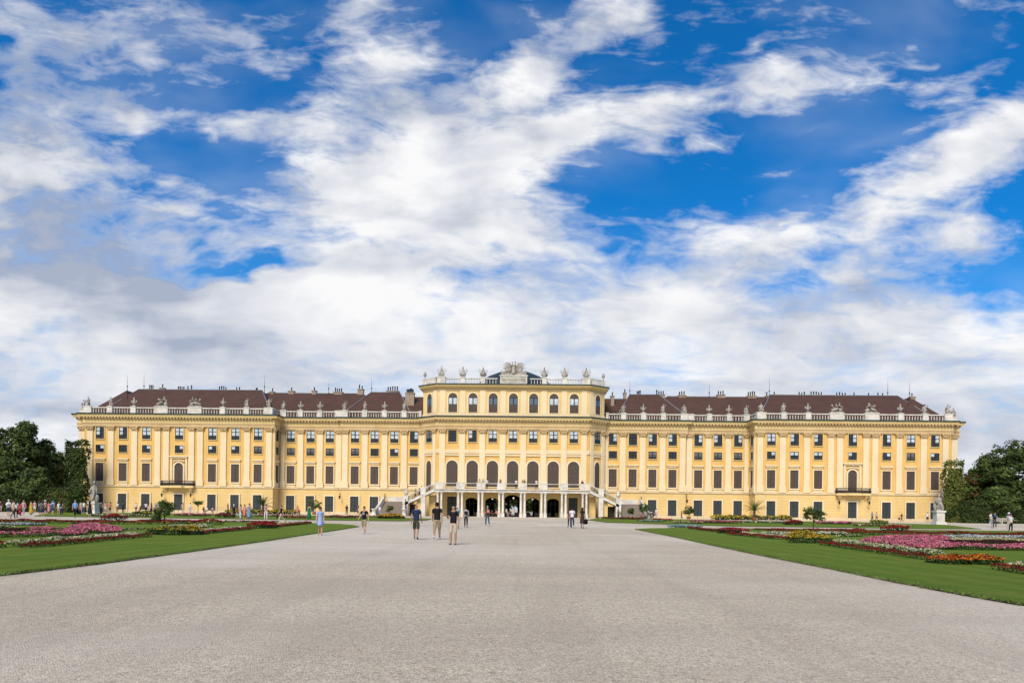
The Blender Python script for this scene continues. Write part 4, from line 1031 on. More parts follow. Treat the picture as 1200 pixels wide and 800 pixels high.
# left parterre, near to far
band([(30,644.3),(60,642),(100,638),(130,635),(160,632),(180,630.3)], .35, .2, [('red',2),('darkred',3)], 'dark red edging strip in front of cream flowers on left lawn')
band([(14,642.6),(35,641.6),(60,639.6),(100,635.8),(130,633),(160,630.2),(168,629.6)], .6, .28, [('cream',5),('white',1),('leaf',1)], 'long cream flower strip nearest the gravel on left lawn')
band([(-25,645.5),(0,643.8),(12,643)], .9, .3, [('darkred',3),('red',2)], 'small red flower patch at left picture edge', low='leafdark')
band([(-40,633),(0,631.5),(35,630.7),(70,630.2),(100,629.3)], 1.8, .28, PK, 'lower pink flower arm below the maroon bed, left lawn')
band([(-40,628.5),(0,627.6),(20,627.3),(38,626.6)], 4.2, .34, [('maroon',6),('darkred',1)], 'dark maroon foliage bed on left lawn beside pink flowers', low='leafdark')
band([(35,624.2),(55,624),(76,623.6)], 2.2, .28, PK, 'upper pink flower arm behind the maroon bed, left lawn')
bed(PX([(72,628.5),(100,628.6),(104,626),(122,626.8),(142,625.6),(143,621.5),(126,619.6),(112,616.8),(96,616.6),(84,619),(76,623)]), .28, PK, 'broad scrolled mass of pink flowers in the middle of left lawn')
band([(112,622.2),(143,621)], .8, .22, [('palepink',2),('cream',3),('leaf',1)], 'pale thin flower strip at the right tip of left pink bed')
band([(140,622.5),(172,621)], .5, .14, [('cream',2),('leaf',2)], 'sparse cream edging between the pink bed and yellow bush bed')
band([(-40,612.6),(0,613.2),(60,614.2),(130,614.7),(192,615)], 1.0, .30, RED, 'long bright red flower band across left lawn by the path')
band([(-40,616.5),(0,616.4),(45,616.6)], 1.6, .18, [('lavender',3),('white',2),('teal',2)], 'silvery white edging plants behind the maroon bed at left')
band([(-40,620.5),(0,619.8),(19,619.5)], 1.8, .18, [('cream',3),('leaf',2)], 'faded cream flower strip behind the maroon bed at left edge')
band([(200,615.8),(264,615.4)], 1.6, .42, RED, 'deep red flower band right of small tree, left lawn')
band([(262,612.4),(326,612.8)], .6, .18, [('darkred',3),('red',1)], 'thin dark red edging along the cross path, left lawn')
band([(160,611.3),(192,611.6)], 1.2, .18, [('darkred',3),('red',2),('leaf',1)], 'thin red edging left of the small tree by path')
band([(205,620.5),(225,620.2),(250,618.5)], 2.4, .22, [('cream',4),('white',2),('leaf',1)], 'cream flower drift behind yellow bush bed, left lawn')
disc(193,628.2,.95,.7,.62,[('yellow',2),('gold',1),('lime',3),('leaf',3)],'bushy yellow flowered clump on left lawn by small tree', low='leafdark', dens=1.4)
disc(176,627.4,.5,.5,.5,[('yellow',1),('lime',3),('leaf',3)],'greenish yellow clump left end of yellow bush bed, left lawn', low='leafdark', dens=1.3)
disc(217,628,.7,.6,.52,[('yellow',3),('gold',1),('lime',2),('darkred',1)],'yellow and rust clump at right end of left bush bed', low='leafdark', dens=1.3)
band([(240,627.2),(262,624.7),(285,622.3),(300,620.8)], .45, .2, [('red',3),('darkred',2)], 'thin red edging in front of cream strip, middle of left lawn')
band([(222,627.2),(245,625.2),(265,623),(290,620.5)], .7, .24, [('cream',4),('white',1)], 'thin cream flower strip tapering right, middle of left lawn')
disc(302,620.0,1.1,.8,.58,[('red',3),('salmon',2),('darkred',1)],'rounded red flower mound near right end of left lawn', low='leafdark', dens=1.2)
band([(320,619.3),(345,616.4),(366,613.8)], .5, .22, [('red',3),('darkred',2)], 'red edging strip at the right tip of left lawn')
band([(318,617.8),(340,615.8),(358,613.7)], 1.4, .2, [('cream',4),('white',1)], 'cream flower wedge behind red strip at left lawn tip')
disc(127,610.0,1.35,.9,.72,[('salmon',3),('red',3)],'bright red flower mound in front of the cross path at left', low='leafdark', z0=.0, dens=1.2)
# second row, left
band([(100,605.0),(178,605.6)], 1.6, .26, [('cream',3),('darkred',2),('white',1)], 'cream and maroon flower row behind cross path at left', z0=.06)
disc(162,603.2,1.45,1.2,.6,[('lime',4),('yellow',1)],'low yellow-green clump before the palace left wing')
band([(202,604.8),(240,605.2)], 3.5, .36, PK, 'pink flower band before the left palace balcony')
disc(259,606.6,1.2,1.0,.62,[('red',4),('pink',1)],'red flower mound behind cross path at left', low='leafdark')
band([(263,601.6),(310,602.2),(352,602.4)], 1.5, .85, [('yellow',4),('lime',3)], 'long row of tall yellow flowers before left wing', low='leafdark', z0=.02, dens=4.0)
band([(300,605.2),(355,605.9)], 2.2, .3, [('cream',3),('palepink',2),('pink',2)], 'pale mixed flower band left of the green dress')
band([(262,604.6),(300,605.2)], 2.0, .22, [('teal',3),('white',1)], 'silver foliage strip under the left yellow row')
band([(330,607.4),(362,607.9)], .8, .25, [('red',3),('salmon',1)], 'short red strip behind the cross path in front of left yellow row')
band([(378,606.8),(412,607.6)], 2.0, .34, [('darkred',4),('pink',2)], 'dark red and pink bed before the left wing doors')
band([(412,605.6),(445,606.4)], 2.4, .2, [('palepink',3),('cream',2)], 'pale pink strip between dark red bed and yellow mound at left')
disc(455,607.8,2.0,1.6,.72,[('gold',3),('yellow',3),('leaf',1)],'golden flower mound at the foot of left stair', low='leafdark')
band([(442,607.4),(474,607.8)], .8, .3, [('maroon',3),('darkred',2)], 'maroon edging around golden mound by left stair')
# right parterre
band([(957,639),(990,644.3),(1030,650),(1060,654.5),(1080,657.6)], .32, .22, [('red',3),('darkred',3)], 'dark red edging in front of cream strip on right lawn')
band([(975,637.6),(1010,642.8),(1050,648.8),(1080,653.5),(1090,655)], .6, .3, [('cream',5),('white',1),('leaf',1)], 'long cream flower strip nearest the gravel on right lawn')
disc(1131,663.8,.78,.7,.32,[('orange',5),('gold',2),('darkred',2)],'orange marigold clump, left half of the bed on right lawn', low='leaf', dens=1.2)
disc(1164,664.4,.70,.7,.30,[('orange',4),('gold',3),('darkred',2)],'orange and gold marigold clump, right half of the bed on right lawn', low='leaf', dens=1.2)
band([(1160,669),(1180,672.4),(1200,675.5),(1240,681)], .35, .24, [('red',3),('darkred',2)], 'red edging strip by marigolds at right picture edge')
band([(1180,667.2),(1200,669.8),(1240,675)], .5, .24, [('cream',4),('white',1)], 'cream strip behind red edging at right picture edge')
bed(PX([(1008,638.8),(1045,640.6),(1047,644),(1075,646.4),(1120,645.6),(1120,641),(1100,638),(1118,637),(1112,632.5),(1090,631.4),(1040,631),(1012,634.5)]), .27, PK, 'broad scrolled mass of pink flowers in the middle of right lawn')
band([(1112,645.6),(1160,646.4),(1200,646.9),(1260,648)], 1.8, .27, PK, 'long pink flower arm reaching right edge, right lawn')
band([(1118,640.8),(1150,640.4),(1200,640.6),(1260,641.4)], 1.6, .24, [('maroon',5),('darkred',1)], 'dark maroon strip between pink and cream flowers, right lawn', low='leafdark')
band([(1127,637),(1160,636.2),(1200,637),(1260,638)], 2.6, .2, [('cream',4),('lime',1)], 'cream strip behind the maroon strip on right lawn')
band([(1130,632.6),(1165,631.4),(1200,632.4),(1260,633)], 2.0, .18, [('lavender',3),('white',3)], 'silvery lavender strip at far right of right lawn')
band([(994,627.4),(1040,628.2),(1120,629.4),(1200,630.4),(1260,631)], 1.2, .32, [('red',4),('darkred',2)], 'long deep red flower band across right lawn')
band([(911,625),(950,624.6),(1017,624.6)], 1.2, .3, RED, 'red flower band behind the yellow bush bed, right lawn')
band([(884,621.6),(912,622)], .7, .16, [('darkred',3),('red',1)], 'thin dark red edging along the cross path, right lawn')
band([(915,628.2),(960,627.2),(996,627.8)], 1.8, .2, [('cream',3),('white',2),('leaf',1)], 'cream drift above yellow bush bed, right lawn')
band([(985,629.8),(1012,629.6)], .5, .14, [('cream',2),('leaf',2)], 'sparse pale edging beside right pink bed')
disc(947,637.8,.85,.7,.66,[('yellow',4),('gold',2),('lime',2),('leaf',1)],'bushy yellow flowered clump on right lawn under small tree', low='leafdark', dens=1.4)
disc(970,637.2,.58,.55,.55,[('yellow',3),('lime',3),('leaf',1)],'smaller yellow clump at right end of right bush bed', low='leafdark', dens=1.4)
band([(850,627.2),(878,630),(905,632.6),(928,634.2)], .45, .22, RED, 'thin red edging left of yellow bush bed, right lawn')
band([(868,626.6),(900,630.2),(930,631.8)], .8, .2, [('cream',4),('white',1)], 'thin cream strip left of yellow bush bed, right lawn')
disc(864,626.2,1.2,.85,.52,[('red',3),('pink',1),('darkred',1)],'rounded crimson flower mound near left end of right lawn', low='leafdark', dens=1.2)
band([(805,620),(825,622.5),(846,625)], .5, .2, [('red',3),('darkred',2)], 'red edging strip at the left tip of right lawn')
band([(818,621.4),(835,622.6),(850,624)], 1.4, .18, [('cream',3),('leaf',1)], 'cream wedge behind red strip at right lawn tip')
disc(806,618.6,1.7,1.2,.30,[('teal',4),('lavender',1)],'silver-green grasses at the left tip of right lawn', low='teal')
disc(1055,623.2,1.25,.9,.7,[('salmon',3),('red',3)],'bright red flower mound behind cross path at right', low='leafdark', z0=0, dens=1.2)
band([(700,607.8),(748,609)], 2.0, .3, [('darkred',4),('red',1)], 'dark red flower strip at the foot of right stair')
band([(745,610.8),(768,611.8)], 1.8, .2, [('teal',4),('white',1)], 'silver foliage patch beside right stair flowers')
band([(764,610.2),(786,610.6)], 2.0, .34, [('salmon',3),('pink',2)], 'salmon flower patch before right wing doors')
band([(786,613.2),(822,614)], 1.6, .25, [('cream',3),('darkred',2)], 'cream and maroon flower row behind cross path at right')
band([(820,613.4),(872,613.8)], 3.5, .34, [('pink',3),('darkred',2),('palepink',1)], 'pink flower band before the right wing')
band([(838,608.8),(885,609),(929,609.6)], 1.5, .85, [('yellow',4),('lime',3)], 'long row of tall yellow flowers before right wing', low='leafdark', z0=.02, dens=4.0)
band([(872,612.6),(925,613.4)], 2.6, .22, [('cream',2),('teal',3)], 'pale foliage and cream strip below right yellow row')
disc(933,615.4,1.25,1.0,.62,[('red',3),('salmon',1),('darkred',1)],'red flower mound under the right yellow row end', low='leafdark')
band([(962,614.2),(1002,614.8)], 3.5, .34, PK, 'pink flower band before the right palace balcony')
band([(1002,616.6),(1070,617.6)], 1.6, .26, [('cream',3),('darkred',2)], 'cream and red flower row before the right wing end')
disc(1035,613.6,1.3,1.2,.6,[('lime',4),('yellow',1)],'low yellow-green clump before the palace right wing')

# ------------------------------------------------------------------ trees, hedges, shrubs
for nm, c in dict(foliage_a=(.072,.105,.020), foliage_b=(.048,.074,.015), foliage_c=(.115,.15,.034), foliage_d=(.032,.052,.012), column_a=(.16,.19,.035), hedge_a=(.13,.15,.028), hedge_b=(.085,.095,.02), rust_a=(.16,.045,.02), citrus_a=(.05,.10,.015), citrus_b=(.10,.13,.02)).items(): noisy(nm, c, tuple(x*.65 for x in c), .6, rough=.7, spec=.2)
noisy('bark', (.10,.075,.05), (.05,.04,.03), 3.0)
def blobs_crown(lobes, n, size, mats, wts, parent, seed, name='crown', fill=.55):
    rs = np.random.RandomState(seed); vol = np.array([l[3]*l[4]*l[5] for l in lobes])**.67; vol /= vol.sum()
    Cs = []; Ns = []; Ms = []; Ss = []
    for l, v in zip(lobes, vol):
        # each lobe is a cloud of small leaf clumps
        kc = max(6, int(n*v/26)); D = rs.normal(size=(kc,3)); D /= np.linalg.norm(D,axis=1,keepdims=True)
        rad = fill+(1.04-fill)*rs.rand(kc,1)**.6; ctr = np.array(l[:3])+D*rad*np.array(l[3:6])
        for c, d in zip(ctr, D):
            if c[2] < .15: continue
            m = 26; r = size*rs.uniform(2.2,4.2); q = rs.normal(size=(m,3)); q /= np.linalg.norm(q,axis=1,keepdims=True); p = c+q*r*rs.rand(m,1)**.5*np.array([1,1,.7])
            Cs.append(p); Ns.append(q*.7+d*.6+np.array([0,-.1,.5])+rs.normal(size=(m,3))*.35)
            cm = rs.choice(len(mats), p=wts); Ms.append(np.where(rs.rand(m)<.8, cm, rs.choice(len(mats), m, p=wts))); Ss.append(size*rs.uniform(.6,1.25,m))
    return quads_obj(name, np.concatenate(Cs), np.concatenate(Ns), np.concatenate(Ss), mats, np.concatenate(Ms), parent=parent, rs=rs)
def tree(x, y, h, w_, label, seed, mats=('foliage_a','foliage_b','foliage_c','foliage_d'), wts=(.4,.3,.15,.15), n=9000, size=.26, base=.12, name='tree', group='tall trees beside the palace', tw=.35, lobes=None, fill=.55, cat='tree'):
    t = thing(name, label, cat, (x,y,0), 0, group); rs = random.Random(seed)
    mb = MB(); mb.tube([(0,0,0),(.1,0,h*.25),(-.1,.1,h*.5),(0,0,h*.8)],[tw,tw*.75,tw*.5,tw*.15],8)
    for k in range(7):
        a = k*2.4; z = h*(.22+.07*k); mb.tube([(0,0,z),(math.cos(a)*w_*.3,math.sin(a)*w_*.3,z+h*.12),(math.cos(a)*w_*.45,math.sin(a)*w_*.45,z+h*.2)],[tw*.4,tw*.22,tw*.06],5)
    mb.build('trunk', ['bark'], t)
    L = lobes
    if L is None:
        L = [(0,0,h*.6,w_*.36,w_*.36,h*.34)]
        for k in range(9):
            a = k*2.39+rs.random(); zz_ = h*(base+.12+(.86-base)*((k+.5)/9)); rr = w_*.5*math.sin(math.pi*min(.93,max(.2,(zz_/h-base)/(1-base)*.85+.12)))
            L.append((math.cos(a)*rr*.62, math.sin(a)*rr*.62, zz_, w_*rs.uniform(.17,.25), w_*rs.uniform(.17,.25), h*rs.uniform(.09,.14)))
    blobs_crown(L, n, size, list(mats), list(wts), t, seed, fill=fill)
    return t
def hedge(x0, x1, y0, y1, h, label, seed, mats=('hedge_a','hedge_b','foliage_b'), n=None, size=.16, rag=.25, group='clipped hedges by the trees'):
    cx, cy = (x0+x1)/2, (y0+y1)/2; rs = np.random.RandomState(seed); t = thing('hedge', label, 'hedge', (cx,cy,0), 0, group)
    ax, ay = (x1-x0)/2, (y1-y0)/2
    core = MB(); core.box(-ax+.8,ax-.8,-ay+.55,ay-.55,0,h-1.0); core.build('foliage_core', ['foliage_d'], t)  # added solid core box in dark leaf green, hidden behind the leaves
    area = 2*(ax*2*h+ay*2*h)+4*ax*ay; n = n or int(area*38)
    f = rs.rand(n); P = np.zeros((n,3)); N = np.zeros((n,3))
    A1, A2, A3 = ax*2*h, ay*2*h, 4*ax*ay*.7; tot_ = A1+A2*2+A3; u, v = rs.rand(n), rs.rand(n)
    k = f < A1/tot_; P[k] = np.stack([(u[k]*2-1)*ax, np.full(k.sum(),-ay), v[k]*h],1); N[k] = (0,-1,.3)
    k = (f >= A1/tot_) & (f < (A1+A2)/tot_); P[k] = np.stack([np.full(k.sum(),-ax), (u[k]*2-1)*ay, v[k]*h],1); N[k] = (-1,0,.3)
    k = (f >= (A1+A2)/tot_) & (f < (A1+2*A2)/tot_); P[k] = np.stack([np.full(k.sum(),ax), (u[k]*2-1)*ay, v[k]*h],1); N[k] = (1,0,.3)
    k = f >= (A1+2*A2)/tot_; P[k] = np.stack([(u[k]*2-1)*ax, (v[k]*2-1)*ay, np.full(k.sum(),h)],1); N[k] = (0,0,1)
    wob = np.sin(P[:,0]*1.1+seed)*np.sin(P[:,2]*.9+P[:,1])*rag
    P += N*(wob[:,None]-rs.rand(n,1)*.45)+rs.normal(size=(n,3))*.10*np.array([1,1,1]); P[:,2] += (P[:,2] > h-.8)*rs.rand(n)*rag*1.6; P[:,2] = np.maximum(P[:,2],.03)
    N += rs.normal(size=(n,3))*.6
    quads_obj('foliage', P, N, size*rs.uniform(.6,1.3,n), list(mats), rs.choice(len(mats), n, p=[.45,.35,.2]), parent=t, rs=rs)
    return t
def place_tree(px, ytop, wpx, Y, label, seed, **k):
    X, Z = AT(px, ytop+6, Y); w_ = wpx*(Y-CAM.y)/800
    return tree(X, Y, Z, w_, label, seed, **k)
place_tree(-14, 497, 64, -6, 'tall dark broad tree cut by left picture edge', 11, n=15000)
place_tree(24, 491, 58, -9, 'tallest dark tree of the left clump', 12, n=17000)
place_tree(50, 512, 40, -5, 'rounded dark tree, middle of the left clump', 13, n=12000)
place_tree(66, 526, 30, 2, 'smaller tree in the dip beside the clipped left hedge', 14, n=9000)
place_tree(5, 535, 60, -15, 'low leafy tree in front of left clump at picture edge', 15, n=12000)
place_tree(42, 545, 46, -17, 'low bushy tree in front of left clump', 16, n=12000)
def hedge_px(pa, pb, ytop, Y, depth, label, seed, **k):
    Xa, Z = AT(pa, ytop, Y); Xb, _ = AT(pb, ytop, Y); return hedge(Xa, Xb, Y, Y+depth, Z, label, seed, **k)
hedge_px(76, 99, 519, -9, 1.6, 'tall clipped dark green hedge block against the palace left corner', 21, rag=.5, mats=('foliage_a','foliage_b','foliage_d'), size=.2)
hedge_px(-60, 78, 572, -19, 2, 'long low dark hedge behind the crowd at left', 22, mats=('foliage_b','foliage_d','foliage_a'), size=.16)
hedge_px(56, 79, 577, -21, 1.6, 'lighter low hedge beside the tall clipped left block', 23)
place_tree(1190, 516, 96, -8, 'big spreading tree at right with sky showing through its crown', 31, n=17000, fill=.3)
place_tree(1156, 530, 40, -4, 'narrower tree between the rust-tipped tree and big right tree', 32, n=11000, fill=.45)
place_tree(1234, 520, 70, -5, 'dark tree cut by right picture edge', 33, n=12000)
place_tree(1137, 548, 26, -6, 'small tree with rusty red leaves behind the right hedge column', 34, n=6500, mats=('foliage_a','rust_a','foliage_b','foliage_d'), wts=(.4,.2,.25,.15))
place_tree(1168, 566, 44, -14, 'low bushy tree in front of right clump', 35, n=9000)
place_tree(1205, 560, 50, -14, 'low dense tree at right picture edge', 36, n=10000)
hedge_px(1110, 1131, 543, -9, 1.6, 'tall clipped hedge column beside the palace right corner', 41, rag=.45, size=.19, mats=('column_a','hedge_a','hedge_b'))
hedge_px(1130, 1280, 588, -16, 2, 'long low dark hedge under the right trees', 42, mats=('foliage_b','foliage_d','foliage_a'))
# trees added in the court to dim the bright sky through the passage
for i, (x, y) in enumerate(((-7,48),(1,52),(8,47),(15,60))): tree(x, y, 12+i, 9, ['leafy court tree added to dim sky behind the left passage arch','leafy court tree added to dim sky behind the middle passage arch','leafy court tree added to dim sky behind the right passage arch','outermost court tree added to dim sky behind the passage'][i], 60+i, n=9000, size=.4, base=.02, group='trees added to dim the court view')

def standard_tree(px, py, ytop, wpx, label, seed, mats=('foliage_c','citrus_a','foliage_a'), wts=(.3,.4,.3), pot=False, ball=.55, n=1500, name='small_tree', size=.055, grp='small standard trees'):
    x, y = GC(px, py); d = y-CAM.y; h = CAM.z+(AT(px, ytop, y)[1]-CAM.z); w_ = wpx*d/800
    t = thing(name, label, 'tree', (x,y,.0), 0, grp); mb = MB(); z0 = 0
    if pot:
        pt = MB(); pt.lathe([(.32,0),(.36,.05),(.42,.5),(.46,.55),(.40,.56),(.38,.5)],12); pt.build('pot', ['terracotta'], t); z0 = .4
    mb.tube([(0,0,z0),(.02,0,h*.5),(0,0,h*.8)],[.05,.04,.02],6)
    for k in range(5): mb.tube([(0,0,h*.45),(math.cos(k*1.3)*w_*.25,math.sin(k*1.3)*w_*.25,h*.72)],[.025,.01],4)
    mb.build('trunk', ['bark'], t)
    hc_ = h*(1-ball/2); rs = random.Random(seed)
    L = [(0,0,hc_,w_*.34,w_*.34,h*ball*.4)]+[(math.cos(k*1.7)*w_*.26,math.sin(k*1.7)*w_*.26,hc_+h*ball*rs.uniform(-.24,.24),w_*.2,w_*.2,h*ball*.17) for k in range(8)]
    blobs_crown(L, n, size, list(mats), list(wts), t, seed, fill=.4); return t
noisy('terracotta', (.42,.17,.08), (.30,.12,.06), 2.0)
standard_tree(192.5, 614.5, 584, 25, 'small ragged standard tree above the yellow bed on left lawn', 71, n=2600, size=.07, ball=.75)
standard_tree(953, 619.5, 591, 28, 'small standard tree above yellow bed on right lawn', 72, n=2600, size=.07, ball=.78)
standard_tree(232, 601.5, 584.5, 12, 'small umbrella-shaped standard tree before the left wing', 73, n=900, size=.09, ball=.5)
standard_tree(368, 602.5, 584, 19, 'round potted tree before the left wing, beside the green dress', 74, pot=True, n=2000, size=.09, ball=.75, mats=('citrus_a','citrus_b','foliage_c'))
standard_tree(457, 600.5, 590, 10, 'potted shrub at the foot of left stair', 75, pot=True, n=900, size=.08, ball=.75, mats=('citrus_a','foliage_b','foliage_c'))
standard_tree(807, 608, 591, 17, 'round potted tree before the right wing', 76, pot=True, n=2000, size=.09, ball=.78, mats=('citrus_a','foliage_b','foliage_c'))
standard_tree(739, 604.5, 593, 9, 'potted shrub on the foot of right stair', 77, pot=True, n=800, size=.08, ball=.7)
standard_tree(754, 605.5, 588, 13, 'loose potted shrub right of the right stair', 78, pot=True, n=1100, size=.09, ball=.65)
standard_tree(183, 612, 600, 9, 'small dark bush beside the ragged standard tree at left', 79, n=900, size=.07, ball=.95, mats=('foliage_b','foliage_d','foliage_a'), name='bush', grp='low bushes')
standard_tree(1114, 612.5, 594, 14, 'dark bushy shrub right of the white statue pedestal', 80, n=1500, size=.1, ball=.75, mats=('foliage_b','foliage_a','foliage_d'), name='bush', grp='low bushes')
standard_tree(1204, 608, 594, 9, 'small bush at the far right hedge', 81, n=500, size=.1, ball=.9, name='bush', grp='low bushes')
standard_tree(83, 599.5, 581.5, 17, 'yellow-green rounded bush in front of left hedge', 82, n=1500, size=.1, ball=.9, mats=('hedge_a','citrus_b','hedge_b'), name='bush', grp='low bushes')
def palm(px, py, ytop, label, seed):
    x, y = G(px, py); h = (py-ytop)*(y-CAM.y)/800; t = thing('palm_tree', label, 'palm', (x,y,0), 0, 'potted palms before the wings')
    pt = MB(); pt.lathe([(.4,0),(.45,.5),(.5,.56),(.44,.56)],12); pt.build('pot', ['terracotta'], t)
    mb = MB(); mb.lathe([(.2,.4),(.24,.7),(.2,h*.5),(.12,h*.55)],8); mb.build('trunk', ['bark'], t)
    rs = random.Random(seed); fm = MB()
    for k in range(20):
        a = k*2.4; el = R(rs.uniform(15,80)); L = h*rs.uniform(.5,.62); pts = []
        for q in range(7):
            s_ = q/6; r_ = L*s_*math.cos(el*(1-.35*s_)); z = h*.5+L*s_*math.sin(el)-.55*L*s_*s_*(1.1-math.sin(el)); pts.append(Vector((math.cos(a)*r_,math.sin(a)*r_,z)))
        fm.tube(pts,[.03,.028,.025,.02,.018,.012,.006],3)
        side = Vector((-math.sin(a),math.cos(a),0))
        for q in range(1,7):
            for sg in (-1,1):
                for f_ in (0,.5):
                    p = pts[q-1].lerp(pts[q],f_+.25); tp = p+side*sg*L*.2*(1.1-abs(q/6-.5))+ (pts[q]-pts[q-1])*.9+Vector((0,0,-.12))
                    dd = (pts[q]-pts[q-1]).normalized()*.05; fm.add([tuple(p-dd),tuple(p+dd),tuple(tp)],[(0,1,2)],0)
    fm.build('crown', ['citrus_a'], t); return t
palm(308, 603, 580.5, 'spiky potted palm before the left wing', 5)
palm(884, 609.5, 586, 'arching potted palm before the right wing', 6)
# planter tubs? none

# ------------------------------------------------------------------ garden statues on pedestals
def garden_statue(px, py, ytop, label, v, split, wide):
    x, y = G(px, py); H = (py-ytop)*(y-CAM.y)/800; t = thing('garden_statue', label, 'statue', (x,y,0), rnd.uniform(-.2,.2), 'marble statues by the corners of the palace')
    ph = H*split; w_ = ph*.30
    mb = MB(); mb.box(-w_*1.25,w_*1.25,-w_*1.25,w_*1.25,0,ph*.14); mb.box(-w_*1.08,w_*1.08,-w_*1.08,w_*1.08,ph*.14,ph*.22); mb.box(-w_*.9,w_*.9,-w_*.9,w_*.9,ph*.22,ph*.88); mb.box(-w_*1.1,w_*1.1,-w_*1.1,w_*1.1,ph*.88,ph)
    mb.build('pedestal', ['white_stone'], t)
    o = link('figure', FIGM[v], t, (0,0,ph)); k = (H-ph)/1.98; o.scale = (k*wide,k*wide,k)
    o2 = MB(); o2.tube([(-.3,.2,0),(-.5,.25,.6),(-.35,.2,1.2)],[.3,.25,.1],7); o2.ball((.45,.05,.35),(.3,.28,.35),0,8,6); q = o2.build('drapery', ['statue_stone'], t, (0,0,ph)); q.scale = (k*wide*.85,k*wide*.85,k)
    return t
garden_statue(110, 602.5, 562.5, 'tall pale marble statue on pedestal at the left palace corner', 2, .36, .72)
garden_statue(1100, 614.5, 579, 'white marble statue on broad pedestal at the right palace corner', 3, .46, .95)
# benches under the right trees
for i, px in enumerate((1168, 1178)):
    x, y = G(px, 613.8); t = thing('garden_bench', ['white slatted garden bench, nearer the blue jacket','white slatted garden bench, behind the white blouse'][i], 'bench', (x,y,0), R(180), 'white benches under the right trees')
    a = MB(); [a.box(-.75,.75,-.25+k*.11,-.17+k*.11,.43,.46) for k in range(5)]; a.build('seat', ['white_stone'], t)
    a = MB(); [a.box(-.75+k*.155,-.70+k*.155,.27,.30,.46,.95) for k in range(10)]; a.box(-.75,.75,.25,.32,.93,1.0); a.build('backrest', ['white_stone'], t)
    for sx in (-1,1):
        for sy in (-.22,.26):
            a = MB(); a.box(sx*.7-.04,sx*.7+.04,sy-.04,sy+.04,0,.43); a.build('leg', ['white_stone'], t)

# ------------------------------------------------------------------ people
SK = {}
for nm, c in dict(skin=(.62,.36,.25), skin_tan=(.45,.25,.16), black=(.012,.012,.014), navy=(.02,.035,.09), darkgrey=(.05,.05,.055), white_cloth=(.75,.75,.76), khaki=(.36,.27,.17), olive=(.05,.055,.035), denim=(.05,.09,.19), lightblue=(.33,.42,.68), skyblue=(.20,.36,.68),
                  red_cloth=(.50,.03,.04), coral=(.70,.22,.16), pink_cloth=(.66,.34,.38), mustard=(.52,.36,.04), green_cloth=(.01,.17,.06), blue_grey=(.20,.28,.38), purple=(.16,.03,.09), camo=(.10,.09,.07), brown_cloth=(.05,.025,.02), beige=(.55,.45,.34), teal_cloth=(.08,.30,.33), grey_cloth=(.35,.36,.39), ochre_cloth=(.50,.28,.10),
                  hair_dark=(.012,.009,.008), hair_brown=(.06,.035,.02), hair_blond=(.40,.28,.13), hair_grey=(.32,.31,.30), shoe_dark=(.02,.02,.022), shoe_white=(.65,.65,.65)).items():
    noisy('p_'+nm, c, tuple(x*.8 for x in c), 9.0, rough=.8, spec=.2)
def skin_mesh(joints, edges, root, sub=1, name='body'):
    me = bpy.data.meshes.new('tmp'); me.from_pydata([j[0] for j in joints], edges, [])
    o = bpy.data.objects.new('tmp', me); COL.objects.link(o)
    md = o.modifiers.new('s', 'SKIN'); md.use_smooth_shade = True; md.branch_smoothing = .3
    for i, j in enumerate(joints):
        r = j[1]; me.skin_vertices[0].data[i].radius = r if isinstance(r, tuple) else (r, r)
        me.skin_vertices[0].data[i].use_root = (i == root)
    if sub: o.modifiers.new('u', 'SUBSURF').levels = sub
    dg = bpy.context.evaluated_depsgraph_get(); dg.update()
    out = bpy.data.meshes.new_from_object(o.evaluated_get(dg)); out.name = name
    bpy.data.objects.remove(o); bpy.data.meshes.remove(me)
    return out
def merge(me, mb):
    bm = bmesh.new(); bm.from_mesh(me)
    t = bpy.data.meshes.new('t'); t.from_pydata(mb.v, [], mb.f); bm.from_mesh(t); bpy.data.meshes.remove(t)
    bm.to_mesh(me); bm.free()
    for p in me.polygons: p.use_smooth = True
    return me
def rotx(v, a, o):                                                 # swing v round o about the left-right axis; + = forwards (-y)
    y, z = v[1]-o[1], v[2]-o[2]; c, s = math.cos(a), math.sin(a)
    return (v[0], o[1]+y*c+z*s, o[2]-y*s+z*c)
POSES = dict(  # hip angles L,R, knee bend L,R, shoulder swing L,R, elbow bend L,R, arm out L,R
    stand=(2,-2,2,4,0,4,8,12,8,8), walk=(24,-20,6,26,-22,24,14,24,6,6), walkb=(-18,20,30,4,22,-20,20,14,6,6), stroll=(14,-12,4,16,-10,12,16,16,8,8),
    photo=(3,-3,2,2,62,62,105,105,14,14), hand=(0,6,0,8,-4,28,14,95,8,6), hip=(2,-4,2,6,0,0,70,8,34,8), lean=(6,-4,6,4,34,30,55,60,12,12), wide=(16,-16,2,2,46,52,80,85,20,20))
